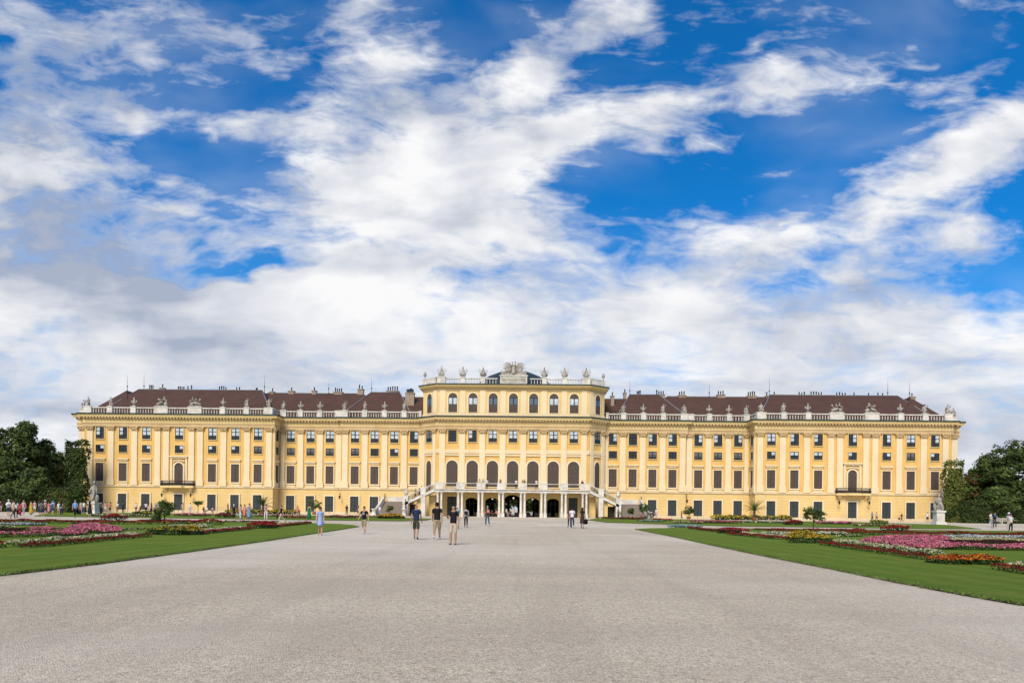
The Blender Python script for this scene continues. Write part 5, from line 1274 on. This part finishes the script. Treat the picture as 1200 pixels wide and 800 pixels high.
def skeleton(pose, fem):
    if pose == 'sit': hl=hr=86; kl=kr=84; sl=sr=22; el=er=45; ol=orr=8
    else: hl,hr,kl,kr,sl,sr,el,er,ol,orr = POSES[pose]
    P = {}
    sit = pose == 'sit'
    hz = .93 if not sit else .50
    sh = .155 if fem else .178; hp = .095 if fem else .09
    P['pel'] = (0,0,hz); P['wai'] = (0,-.005,hz+.16); P['che'] = (0,.0,hz+.36); P['nek0'] = (0,.01,hz+.50); P['nek'] = (0,0,hz+.565); P['hd0'] = (0,-.012,hz+.64); P['hd1'] = (0,-.008,hz+.735)
    for s, n, h_, k_, a_, e_, o_ in ((1,'l',hl,kl,sl,el,ol),(-1,'r',hr,kr,sr,er,orr)):
        hip = (s*hp,0,hz-.04); kn = (s*(hp+.01),0,hz-.46); an = (s*(hp+.012),.015,hz-.86); toe = (s*(hp+.03),-.15,hz-.905); heel = (s*(hp+.012),.045,hz-.90)
        H = R(h_); K = R(-k_)
        an, toe, heel = (rotx(q, K, kn) for q in (an, toe, heel)); kn, an, toe, heel = (rotx(q, H, hip) for q in (kn, an, toe, heel))
        P[n+'hip'] = hip; P[n+'kn'] = kn; P[n+'an'] = an; P[n+'toe'] = toe; P[n+'heel'] = heel
        so_ = (s*sh,.01,hz+.455); eb = (s*(sh+.025),.02,hz+.17); wr = (s*(sh+.035),.0,hz-.08); hd = (s*(sh+.036),-.008,hz-.155)
        tips = [(s*(sh+.036+.004*k), -.04+.022*k, hz-.235+abs(k-1.2)*.008) for k in range(4)]; th = (s*(sh+.02),-.055,hz-.17)
        E_ = R(e_); A_ = R(a_); rest = [wr, hd]+tips+[th]
        rest = [rotx(q, E_, eb) for q in rest]; rest = [eb]+rest; rest = [rotx(q, A_, so_) for q in rest]
        o_ = o_-5; c, q_ = math.cos(R(o_)), math.sin(R(o_)); rest = [(so_[0]+(v[0]-so_[0])*c-s*(v[2]-so_[2])*q_, v[1], so_[2]+s*(v[0]-so_[0])*q_+(v[2]-so_[2])*c) for v in rest]
        P[n+'sh'] = so_; P[n+'el'], P[n+'wr'], P[n+'hd'] = rest[:3]
        for k in range(4): P[n+'f%d' % k] = rest[3+k]
        P[n+'th'] = rest[7]
    low = min(P[k][2] for k in ('ltoe','rtoe','lheel','rheel'))-.035
    if not sit or True: P = {k: (v[0], v[1], v[2]-low) for k, v in P.items()}
    return P
def chain(P, names, radii, extra=()):
    J = [(P[n], r) for n, r in zip(names, radii)]; return J
MC = {}
def body_mesh(pose, fem):
    k = ('b', pose, fem)
    if k in MC: return MC[k]
    P = skeleton(pose, fem); f = .88 if fem else 1.0
    names = ['pel','wai','che','nek0','nek','hd0','hd1']; rad = [(.145,.10),(.115*f,.085),(.145*f,.10),(.07,.06),(.052,.052),(.068,.082),(.066,.082)]
    idx = {n: i for i, n in enumerate(names)}; J = [(P[n], r) for n, r in zip(names, rad)]; E = [(i,i+1) for i in range(6)]
    def add(n, p, r, par): idx[n] = len(J); J.append((p, r)); E.append((idx[par], idx[n]))
    for s in 'lr':
        add(s+'hip', P[s+'hip'], .085, 'pel'); add(s+'kn', P[s+'kn'], .062*f, s+'hip'); 
        mid = tuple(Vector(P[s+'kn']).lerp(Vector(P[s+'an']),.3)); add(s+'ca', mid, .062*f, s+'kn'); add(s+'an', P[s+'an'], .038, s+'ca'); add(s+'toe', P[s+'toe'], (.03,.025), s+'an')
        add(s+'sh', P[s+'sh'], .052*f, 'nek0'); add(s+'el', P[s+'el'], .045*f, s+'sh'); add(s+'wr', P[s+'wr'], .030, s+'el'); add(s+'hd', P[s+'hd'], (.036,.018), s+'wr')
        for q in range(4):
            m = tuple(Vector(P[s+'hd']).lerp(Vector(P[s+'f%d'%q]),.5)); m = (m[0], m[1]+(q-1.5)*.004, m[2]); add(s+'m%d'%q, m, .0095, s+'hd'); add(s+'f%d'%q, P[s+'f%d'%q], .008, s+'m%d'%q)
        add(s+'th', P[s+'th'], .010, s+'wr')
    me = skin_mesh(J, E, 0, 1, 'body')
    h = Vector(P['hd0']); z = h.z+.045
    g = MB(); g.ball((h.x, h.y-.088, z-.02),(.014,.02,.024),0,6,5)
    for s in (-1,1): g.ball((h.x+s*.072,h.y+.01,z-.01),(.012,.02,.032),0,6,4)
    g.ball((h.x,h.y-.072,z-.065),(.026,.012,.008),0,6,4); g.ball((h.x,h.y-.05,z-.09),(.04,.035,.03),0,8,5)
    merge(me, g); me.materials.clear(); me.materials.append(None); MC[k] = (me, P); return MC[k]
def part_mesh(kind, pose, fem):
    k = (kind, pose, fem)
    if k in MC: return MC[k]
    P = body_mesh(pose, fem)[1]; f = .9 if fem else 1.0; V = Vector
    if kind in ('tee','long','tank'):
        J = [(P['pel'][:2]+(P['pel'][2]-.03,), (.178*f,.125)), (P['wai'],(.160*f,.115)), (P['che'],(.178*f,.126)), (P['nek0'],(.09,.078))]; E = [(0,1),(1,2),(2,3)]
        for s in 'lr':
            if kind == 'tank': continue
            i = len(J); J.append((P[s+'sh'], .07*f)); E.append((3,i))
            if kind == 'tee': J.append((tuple(V(P[s+'sh']).lerp(V(P[s+'el']),.62)), .062*f)); E.append((i,i+1))
            else: J += [(P[s+'el'],.05*f),(tuple(V(P[s+'el']).lerp(V(P[s+'wr']),.92)),.036)]; E += [(i,i+1),(i+1,i+2)]
        me = skin_mesh(J, E, 1, 1, 'top')
    elif kind in ('trousers','shorts'):
        J = [(tuple(V(P['pel'])+V((0,0,.09))),(.15*f,.115)), (P['pel'],(.16,.125))]; E = [(0,1)]
        for s in 'lr':
            i = len(J); J.append((P[s+'hip'],.1)); E.append((1,i))
            if kind == 'shorts': J += [(tuple(V(P[s+'hip']).lerp(V(P[s+'kn']),.55)),.094*f),(tuple(V(P[s+'hip']).lerp(V(P[s+'kn']),1.02)),.085*f)]; E += [(i,i+1),(i+1,i+2)]
            else: J += [(P[s+'kn'],.07*f),(tuple(V(P[s+'kn']).lerp(V(P[s+'an']),.95)),.055*f)]; E += [(i,i+1),(i+1,i+2)]
        me = skin_mesh(J, E, 1, 1, 'bottom')
    elif kind in ('skirt_short','skirt_long','skirt_knee'):
        mb = MB(); pz = P['pel']; kn = [(V(P['lkn'])), (V(P['rkn']))]; an = [V(P['lan']), V(P['ran'])]
        hem = {'skirt_short': [V(P[s+'hip']).lerp(V(P[s+'kn']),.75) for s in 'lr'], 'skirt_knee': [V(P[s+'kn']).lerp(V(P[s+'an']),.2) for s in 'lr'], 'skirt_long': [V(P[s+'kn']).lerp(V(P[s+'an']),.82) for s in 'lr']}[kind]
        c1 = (hem[0]+hem[1])/2; wy = abs(hem[0].y-hem[1].y)/2; c0 = V(P['wai'])-V((0,0,.02)); v = []; fc = []; n = 16; m = 7
        for j in range(m):
            t = j/(m-1); c = c0.lerp(c1,t); rx = .135*f+(.19-.135*f+.05*(kind=='skirt_long'))*min(1,t*1.6)**.8; ry = .105+(.13+wy-.02)*t
            for q in range(n):
                a = 2*math.pi*q/n; w_ = 1+.07*math.sin(q*math.pi/n*6.0*1.0)*t; v.append((c.x+rx*w_*math.cos(a), c.y+ry*w_*math.sin(a), c.z))
        for j in range(m-1):
            for q in range(n): fc.append((j*n+q,(j+1)*n+q,(j+1)*n+(q+1)%n,j*n+(q+1)%n))
        fc.append(tuple(range(n))); fc.append(tuple((m-1)*n+q for q in range(n-1,-1,-1)))
        mb.add(v, fc, 0, True); me = mb.mesh('bottom', []); 
    elif kind in ('shoes_l','shoes_r'):
        s = kind[-1]; a, t_, h_ = V(P[s+'an']), V(P[s+'toe']), V(P[s+'heel'])
        J = [(tuple(h_.lerp(a,.25)),.042),(tuple((t_+h_)/2),(.045,.038)),(tuple(t_),(.043,.028))]; me = skin_mesh(J, [(0,1),(1,2)], 0, 1, 'shoe')
    elif kind.startswith('hair'):
        h = V(P['hd0']); mb = MB(); c = (h.x, h.y+.026, h.z+.062)
        if kind == 'hair_short': mb.ball(c,(.084,.092,.10),0,10,8)
        elif kind == 'hair_long': mb.ball(c,(.092,.102,.092),0,10,8); mb.tube([(h.x,h.y+.075,h.z+.09),(h.x,h.y+.10,h.z-.03),(h.x,h.y+.11,h.z-.2),(h.x,h.y+.1,h.z-.3)],[.075,.085,.075,.03],8)
        elif kind == 'hair_bun': mb.ball(c,(.09,.1,.09),0,10,8); mb.ball((h.x,h.y+.12,h.z+.13),(.045,.045,.045),0,8,6)
        elif kind == 'hair_cap': mb.ball((h.x,h.y+.01,h.z+.09),(.094,.104,.082),0,10,8); mb.box(h.x-.06,h.x+.06,h.y-.17,h.y-.06,h.z+.085,h.z+.1)
        else: mb.lathe([(.2,0),(.21,.012),(.1,.03),(.095,.11),(.06,.13)],14,0,(h.x,h.y,h.z+.085))
        me = mb.mesh('hair', [])
    elif kind == 'backpack':
        c = V(P['che']); J = [((c.x,c.y+.23,c.z-.22),(.155,.12)),((c.x,c.y+.22,c.z-.02),(.155,.12)),((c.x,c.y+.19,c.z+.1),(.12,.08))]; me = skin_mesh(J, [(0,1),(1,2)], 0, 1, 'backpack')
    elif kind == 'bag':
        hd = V(P['rhd']); mb = MB(); mb.add([(-.16,-.06,-.5),(.16,-.06,-.5),(.16,.06,-.5),(-.16,.06,-.5),(-.2,-.08,-.2),(.2,-.08,-.2),(.2,.08,-.2),(-.2,.08,-.2),(-.15,-.02,-.08),(.15,-.02,-.08),(.15,.02,-.08),(-.15,.02,-.08)],
            [(0,3,2,1),(0,1,5,4),(1,2,6,5),(2,3,7,6),(3,0,4,7),(4,5,9,8),(5,6,10,9),(6,7,11,10),(7,4,8,11),(8,9,10,11)],0,False,Matrix.Translation(hd)); mb.tube([tuple(hd+V((-.1,0,-.08))),tuple(hd+V((0,0,.0))),tuple(hd+V((.1,0,-.08)))],.012,4); me = mb.mesh('bag', [])
    elif kind == 'phone':
        h = (V(P['lhd'])+V(P['rhd']))/2; mb = MB(); mb.box(h.x-.07,h.x+.07,h.y-.05,h.y-.03,h.z-.01,h.z+.09); me = mb.mesh('phone', [])
    elif kind == 'print':
        c = V(P['che']); mb = MB()
        for k_, (a, b_) in enumerate(((-.08,.08),(-.06,.05),(-.075,.07))): mb.box(a,b_,c.y-.137,c.y-.115,c.z+.03-k_*.045,c.z+.055-k_*.045)
        me = mb.mesh('chest_print', [])
    if not me.materials: me.materials.append(None)
    for p in me.polygons: p.use_smooth = True
    MC[k] = me; return me
NAMES = dict(tee='shirt', long='shirt', tank='shirt', trousers='trousers', shorts='shorts', skirt_short='skirt', skirt_knee='skirt', skirt_long='skirt')
def put(me, name, mat, parent):
    o = link(name, me, parent); o.material_slots[0].link = 'OBJECT'; o.material_slots[0].material = MAT['p_'+mat]; return o
def person(px, py, hpx, deg, pose, fem, top, bottom, hair, shoes, label, extras=(), skin='skin', at=None, H=None, group=None):
    if at: x, y, z = at
    else: x, y = GC(px, py, -6.3 if (pose in ('sit','lean') and 570 < px < 642) else None); z = 0.0
    if H is None: H = min(1.98, max(1.05, hpx*(y-CAM.y)/800))
    me, P = body_mesh(pose, fem)
    t = thing('person', label, 'person', (x,y,z), R(deg), group); base = 1.70; t.scale = (H/base,)*3
    b_ = put(me, 'body', skin, t)
    put(part_mesh(top[0], pose, fem), NAMES[top[0]], top[1], t); put(part_mesh(bottom[0], pose, fem), NAMES[bottom[0]], bottom[1], t)
    for s in 'lr': put(part_mesh('shoes_'+s, pose, fem), 'shoe', shoes, t)
    if hair: put(part_mesh('hair_'+hair[0], pose, fem), 'hat' if hair[0] in ('cap','hat') else 'hair', hair[1], t)
    for e, m_ in extras: put(part_mesh(e, pose, fem), {'print':'chest_print'}.get(e,e), m_, t)
    return t
M_, F_ = False, True
DK, BR, BL, GY = ('short','hair_dark'), ('short','hair_brown'), ('short','hair_blond'), ('short','hair_grey')
LD, LB_, LL_ = ('long','hair_dark'), ('long','hair_brown'), ('long','hair_blond')
WALKERS = [
 (375,627,33,10,'stroll',F_,('tee','lightblue'),('skirt_short','lightblue'),LD,'shoe_dark','woman in short light blue dress with long dark hair walking by left lawn edge',()),
 (426.5,625.5,33,-8,'walk',M_,('tee','black'),('shorts','khaki'),BR,'shoe_white','man in black T-shirt with white chest print and tan shorts walking closer',(('print','white_cloth'),)),
 (487.5,632,41,180,'stroll',M_,('tee','navy'),('shorts','olive'),None,'shoe_dark','bald man in navy T-shirt and dark olive shorts seen from behind',()),
 (512,632,44,183,'walkb',M_,('tee','black'),('shorts','khaki'),DK,'shoe_white','dark-haired man in black T-shirt and khaki shorts seen from behind',()),
 (531,638,46,-12,'hand',M_,('tee','black'),('shorts','beige'),None,'shoe_dark','bald man in black T-shirt and loose beige shorts facing the viewer',()),
 (535.8,619.5,26,-10,'hand',F_,('tee','teal_cloth'),('trousers','grey_cloth'),('cap','white_cloth'),'shoe_dark','person in teal top and white cap partly behind the bald man',()),
 (546,617.8,23.5,182,'stroll',M_,('tee','grey_cloth'),('trousers','black'),DK,'shoe_dark','person in pale grey shirt and black trousers with black backpack',(('backpack','black'),)),
 (571,616.4,23.5,200,'stroll',M_,('tee','darkgrey'),('trousers','denim'),GY,'shoe_white','man in dark shirt and jeans carrying coral backpack',(('backpack','coral'),)),
 (670.4,618.6,24.5,178,'walk',M_,('tee','white_cloth'),('trousers','navy'),DK,'shoe_white','man in white T-shirt and dark jeans walking to the arcade',()),
 (667.6,618.2,22.5,186,'stroll',F_,('tee','purple'),('trousers','navy'),DK,'shoe_dark','person in maroon top half hidden behind white T-shirt man',()),
 (682.4,618.9,24,165,'stroll',F_,('tee','brown_cloth'),('skirt_knee','brown_cloth'),LD,'shoe_dark','woman in dark brown dress with long hair and shoulder bag',(('bag','black'),)),
 # left garden
 (274,608.4,17.5,20,'lean',M_,('tee','black'),('trousers','black'),('cap','white_cloth'),'shoe_dark','person all in black with white cap by left cross path',()),
 (281.5,607.9,17,-30,'stand',F_,('tank','pink_cloth'),('trousers','white_cloth'),LB_,'shoe_white','woman in pink top and white trousers in the group of four',()),
 (286.6,608,17,30,'hip',F_,('tank','pink_cloth'),('skirt_knee','coral'),LD,'shoe_white','woman in coral pink dress between white trousers and long blue dress',()),
 (292,608.2,18.5,10,'hip',F_,('tank','blue_grey'),('skirt_long','blue_grey'),LD,'shoe_white','woman in long blue-grey dress at right of the group of four',()),
 (311.5,608.6,18.5,30,'photo',F_,('tee','pink_cloth'),('trousers','white_cloth'),('hat','beige'),'shoe_white','person in sun hat raising a phone, white trousers, by cross path',(('phone','black'),)),
 (329.5,611.6,20,-60,'walk',M_,('tee','black'),('trousers','beige'),BR,'shoe_dark','person in black top and pale trousers striding left along cross path',(('bag','brown_cloth'),)),
 (362.3,608.6,17.5,175,'stand',F_,('tank','green_cloth'),('skirt_long','green_cloth'),DK,'shoe_dark','woman in long emerald green dress standing on far left lawn edge',()),
 (348.6,602.5,11,10,'stand',F_,('tee','coral'),('skirt_knee','coral'),BR,'shoe_white','child in coral clothes beside the palace left wing doors',()),
 (214,600.2,12,0,'stroll',F_,('tee','beige'),('trousers','beige'),LB_,'shoe_dark','person in beige outfit under the left palace balcony',()),
 (223,600.4,12.5,180,'stroll',M_,('long','white_cloth'),('trousers','lightblue'),DK,'shoe_white','person in white and light blue left of umbrella-shaped tree',()),
 (238.5,600.5,9.5,40,'sit',M_,('tee','darkgrey'),('trousers','black'),DK,'shoe_dark','person in dark grey sitting by the door right of the umbrella-shaped tree',()),
 (242.5,600.7,9.5,-20,'sit',M_,('tee','white_cloth'),('trousers','navy'),DK,'shoe_dark','person in white shirt sitting by the door, left wing',()),
 (249,600.7,8.5,30,'sit',F_,('tee','pink_cloth'),('trousers','darkgrey'),LD,'shoe_dark','person in pink sitting low at right side of the door, left wing',()),
 (267,600.4,12,90,'stand',M_,('tee','black'),('trousers','darkgrey'),DK,'shoe_dark','dark-clothed person by second door, behind left yellow row',()),
 (406.3,601.4,12,15,'stand',M_,('tee','black'),('trousers','black'),BR,'shoe_dark','person in black standing between doors left of the stairs',()),
 (419.5,601.7,11.5,-70,'stroll',F_,('tee','purple'),('trousers','brown_cloth'),LD,'shoe_dark','person in purple-brown by the door nearer left stair',()),
 (445,601.7,12,10,'stand',M_,('tee','white_cloth'),('trousers','grey_cloth'),DK,'shoe_white','person in white shirt beside potted shrub at left stair',()),
 # crowd on the left gravel
 (0.5,599.5,17,30,'stroll',F_,('tee','purple'),('trousers','beige'),LD,'shoe_dark','person in plum top cut by left picture edge',()),
 (10,604.6,21,180,'stand',M_,('tee','white_cloth'),('shorts','navy'),('cap','white_cloth'),'shoe_white','man in white with white cap and navy shorts, left end of crowd',(('backpack','white_cloth'),)),
 (15.4,607.3,21.5,150,'stroll',F_,('tee','beige'),('trousers','camo'),BR,'shoe_dark','person in beige shirt and mottled trousers in front of left crowd',()),
 (18.6,606.2,20,200,'stand',F_,('tee','white_cloth'),('trousers','black'),LB_,'shoe_dark','woman in white shirt with red strap and black trousers, left crowd',(('bag','red_cloth'),)),
 (24,604,15,170,'stand',M_,('tee','red_cloth'),('trousers','black'),DK,'shoe_dark','child in red shirt and black trousers in left crowd',()),
 (27.6,603.6,20.5,10,'stroll',F_,('long','pink_cloth'),('trousers','grey_cloth'),LL_,'shoe_dark','tall woman in pale pink and grey behind the red-shirted child',()),
 (36.4,603,17.5,-20,'stand',F_,('tank','mustard'),('skirt_long','mustard'),LD,'shoe_dark','woman in long mustard yellow dress in left crowd',()),
 (40.6,600,13,10,'stand',F_,('tee','pink_cloth'),('shorts','white_cloth'),LL_,'shoe_white','girl in light pink top right of the mustard dress',()),
 (47,602.8,17,180,'stand',F_,('tee','blue_grey'),('skirt_knee','navy'),LB_,'shoe_white','person in blue-grey top and navy skirt, centre of left crowd',()),
 (50,604.8,16.5,190,'stand',M_,('tee','camo'),('shorts','navy'),DK,'shoe_white','person in mottled shirt and dark navy shorts, centre of left crowd',()),
 (53,602.2,17.5,0,'photo',F_,('tee','pink_cloth'),('shorts','black'),('hat','white_cloth'),'shoe_white','person in white sun hat and pink top in left crowd',()),
 (57.4,602.8,15,20,'stand',F_,('tee','coral'),('skirt_knee','pink_cloth'),LB_,'shoe_white','woman in coral and pink skirt left of the teal-capped person',()),
 (62,603,17.5,170,'hip',M_,('tee','lightblue'),('shorts','denim'),('cap','teal_cloth'),'shoe_white','person in light blue shirt and teal cap in left crowd',(('backpack','skyblue'),)),
 (68.6,602.5,14.5,0,'stand',F_,('tee','white_cloth'),('shorts','beige'),LL_,'shoe_white','fair-haired person in white top beside navy overalls, left crowd',()),
 (72,604.4,17,190,'stand',F_,('tank','white_cloth'),('trousers','navy'),LD,'shoe_white','person in white top and navy overalls, right side of left crowd',(('backpack','navy'),)),
 (76.5,600.4,10,30,'stand',F_,('tee','purple'),('trousers','darkgrey'),DK,'shoe_dark','small dark purple figure by the hedge behind crowd',()),
 (80.5,598.6,9,0,'sit',F_,('tee','white_cloth'),('trousers','darkgrey'),LD,'shoe_white','person seated in front of the yellow-green bush at left',()),
 (88,606.4,21.5,185,'stroll',M_,('tee','skyblue'),('trousers','black'),GY,'shoe_dark','man in sky blue shirt and black trousers carrying large black bag',(('bag','black'),)),
 (94.8,601.8,15,0,'stand',F_,('tee','beige'),('trousers','pink_cloth'),LB_,'shoe_dark','person in beige and pink behind sky blue shirt',()),
 (98.4,601.6,16,160,'stand',M_,('tee','white_cloth'),('trousers','denim'),DK,'shoe_white','person in white shirt and blue jeans at foot of the left statue',()),
 (105.4,606.3,21,182,'stand',F_,('tank','black'),('skirt_knee','black'),LD,'shoe_white','woman in black dress with bare legs in front of left statue',()),
 (114,600.4,13.5,0,'stand',M_,('tee','purple'),('trousers','brown_cloth'),DK,'shoe_dark','person in dark plum shirt right behind left statue pedestal',()),
 (118.6,603.2,17.5,175,'hip',M_,('tee','camo'),('trousers','black'),DK,'shoe_dark','man in mottled dark shirt and black trousers near left red mound',()),
 (123.4,599.8,12,0,'stand',F_,('tee','pink_cloth'),('shorts','white_cloth'),LD,'shoe_white','girl in pink beside the mottled-shirt man at left',()),
 (129,601.3,14,-20,'hand',F_,('tee','coral'),('shorts','darkgrey'),LB_,'shoe_white','woman in coral top and grey shorts left of second ground window',()),
 (137.4,599.6,12.5,10,'stand',M_,('tee','white_cloth'),('trousers','brown_cloth'),DK,'shoe_dark','person in white and brown at the second ground-floor door',()),
 (144.2,601.4,16,200,'photo',M_,('tee','darkgrey'),('trousers','black'),DK,'shoe_dark','man in dark grey raising a phone at the second door',(('phone','black'),)),
 (159.3,598.2,11.5,10,'stand',F_,('tee','white_cloth'),('shorts','black'),BR,'shoe_white','person in white shirt and black shorts between second and third doors',()),
 (164.6,598.4,11,0,'sit',M_,('tee','black'),('trousers','black'),DK,'shoe_dark','person in black seated on sill of third door, left wing',()),
 (171,599,12.5,20,'hand',M_,('tee','white_cloth'),('trousers','black'),DK,'shoe_dark','person in white shirt and black trousers right of third door',()),
 (174,599.2,9,0,'stand',F_,('tee','pink_cloth'),('skirt_knee','pink_cloth'),LB_,'shoe_white','small child in pink beside the third door',()),
 (177.4,599.6,13,100,'stand',F_,('long','black'),('skirt_long','black'),LD,'shoe_dark','woman in long black dress left of small standard tree',()),
 (182.6,599,12.5,0,'stand',M_,('tee','blue_grey'),('trousers','grey_cloth'),GY,'shoe_dark','person in blue-grey just left of the small tree crown',()),
 (186,599,12,40,'stand',F_,('tee','grey_cloth'),('trousers','grey_cloth'),LL_,'shoe_dark','person in light grey behind the small tree crown at left',()),
 # right side
 (1022,609.9,11,10,'stand',M_,('tee','blue_grey'),('trousers','darkgrey'),DK,'shoe_dark','person in blue-grey by the wall right of balcony door',()),
 (1027.2,610,10.5,-20,'stand',F_,('tee','beige'),('shorts','brown_cloth'),LB_,'shoe_dark','person in beige and brown right of the blue-grey person, right wing',()),
 (1056.6,610.8,10,-80,'walk',M_,('tee','brown_cloth'),('trousers','brown_cloth'),DK,'shoe_dark','person in dark brown walking between the two right wing doors',(('bag','brown_cloth'),)),
 (1086.8,611.8,11.5,0,'hip',M_,('tee','white_cloth'),('shorts','black'),DK,'shoe_dark','person in white shirt and black shorts left of right statue',()),
 (1161.2,618.4,18,20,'stand',F_,('tee','white_cloth'),('trousers','white_cloth'),LB_,'shoe_white','woman all in white under the right trees',()),
 (1165.6,618.6,18.5,160,'hip',M_,('tee','navy'),('trousers','darkgrey'),BR,'shoe_dark','man in blue top and dark trousers beside the woman in white',(('backpack','denim'),)),
 (1184.6,623.4,20.5,10,'hip',F_,('tee','white_cloth'),('trousers','black'),('short','hair_brown'),'shoe_dark','person in white blouse and black trousers near right picture edge',()),
 (1182,620,18.5,0,'stand',M_,('tee','grey_cloth'),('trousers','beige'),('hat','white_cloth'),'shoe_white','person in pale hat behind the white blouse at right',()),
 (798.7,608.4,10,-90,'stroll',M_,('tee','navy'),('trousers','navy'),DK,'shoe_dark','person in navy just left of round potted tree, right wing',()),
 (753.4,606.8,10,0,'stand',F_,('tee','pink_cloth'),('shorts','pink_cloth'),LL_,'shoe_white','child in pink in front of loose potted shrub, right wing',()),
 (762,606,9.5,20,'sit',M_,('tee','black'),('trousers','black'),GY,'shoe_dark','person in black seated by first right wing door',()),
 (765.8,606,9.5,-20,'sit',M_,('tee','darkgrey'),('trousers','darkgrey'),DK,'shoe_dark','person in dark grey seated by first right wing door',()),
 (769,606.4,13,-30,'stand',F_,('tee','white_cloth'),('trousers','lightblue'),LB_,'shoe_white','person in white and light blue right of the seated pair',()),
 (738.4,606.4,10,0,'sit',F_,('tee','lightblue'),('trousers','pink_cloth'),LB_,'shoe_white','person in light blue and pink seated on right stair foot',()),
 (724.4,605.6,12.5,70,'lean',M_,('tee','darkgrey'),('trousers','black'),DK,'shoe_dark','person in dark clothes leaning on the right stair cheek',()),
 # under the arcade
 (581.8,603.9,8.8,-15,'sit',M_,('tee','coral'),('trousers','black'),DK,'shoe_dark','person in coral shirt sitting in the arcade, second bay left of centre',()),
 (576.4,603.9,8.5,20,'sit',F_,('tee','black'),('trousers','darkgrey'),DK,'shoe_dark','person in black sitting in the arcade left of coral shirt',()),
 (594.4,603.9,9.5,15,'sit',F_,('tee','grey_cloth'),('trousers','pink_cloth'),GY,'shoe_dark','person in grey shirt sitting under the central arch, left half',()),
 (598.5,603.9,8.8,-25,'sit',M_,('tee','darkgrey'),('trousers','black'),DK,'shoe_dark','person in dark jacket sitting under the central arch',()),
 (634,604.4,11.8,20,'lean',F_,('tee','white_cloth'),('trousers','beige'),LB_,'shoe_white','person in white top resting against paired columns, right of centre',()),
 (637.4,604.3,9,-40,'sit',F_,('tee','beige'),('trousers','black'),LD,'shoe_dark','person with black trousers sitting beside paired columns, right of centre',()),
]
for wk in WALKERS:
    px, py, hp_, deg, pose, fem, top, bot, hair, shoes, label, ex = wk
    H = None
    if pose == 'sit': H = 1.72
    person(px, py, hp_, deg, pose, fem, top, bot, hair, shoes, label, ex, skin='skin_tan' if len(label) % 3 == 0 else 'skin', H=H, group='visitors in the palace garden')

# people up on the terrace and the stairs
UP = [(562,'lean',F_,('tee','beige'),LB_,'person in beige at the terrace rail, left of the white shirt'),(566,'lean',M_,('tee','grey_cloth'),DK,'person in grey leaning on the terrace rail beside white shirt'),
      (570.5,'lean',M_,('tee','white_cloth'),DK,'person in white shirt leaning on the terrace rail before fourth arch'),(586.5,'photo',F_,('tee','darkgrey'),LD,'person in dark grey photographing from the terrace left of centre'),
      (605,'lean',F_,('tee','white_cloth'),LB_,'person in white on the terrace before the central arched window'),(612.6,'hip',F_,('tee','ochre_cloth'),LL_,'person in ochre on the terrace pedestal right of centre'),
      (614.6,'lean',M_,('tee','camo'),BR,'person in mottled brown beside the ochre one on terrace'),(628.6,'lean',F_,('tee','white_cloth'),DK,'person in white at the terrace rail, right of centre'),
      (682.4,'stand',M_,('long','black'),DK,'person in black at the right end of the terrace')]
for px, pose, fem, top, hair, label in UP:
    X, _ = AT(px, 566, TF+.75); person(px, 0, 0, rnd.uniform(-30,30), pose, fem, top, ('trousers','darkgrey'), hair, 'shoe_dark', label, (), at=(X, TF+.72, ZT1+.01), H=1.9, group='visitors on the terrace and stairs')
def on_stair(px):
    X, _ = AT(px, 580, TF+1.4); k = int((abs(X)-14.9)/(5.4/16)); k = max(0, min(15, k)); return X, ZT1-(2.6)*(k+1)/16
for px, top, bot, hair, label, H_ in ((486.6,('tee','black'),('trousers','black'),DK,'person in black climbing the lower part of left stair',1.8),(491.6,('tee','darkgrey'),('trousers','navy'),DK,'person in dark grey on left stair below its middle pier',1.7),
        (493.8,('tee','blue_grey'),('trousers','brown_cloth'),DK,'person in blue-grey just below the left stair pier',1.75),(503,('long','purple'),('trousers','darkgrey'),LD,'person in plum coat near the top of left stair',1.7)):
    X, Z = on_stair(px); person(px, 0, 0, -80, 'stroll', M_, top, bot, hair, 'shoe_dark', label, (), at=(X, TF+1.4, Z), H=H_, group='visitors on the terrace and stairs')
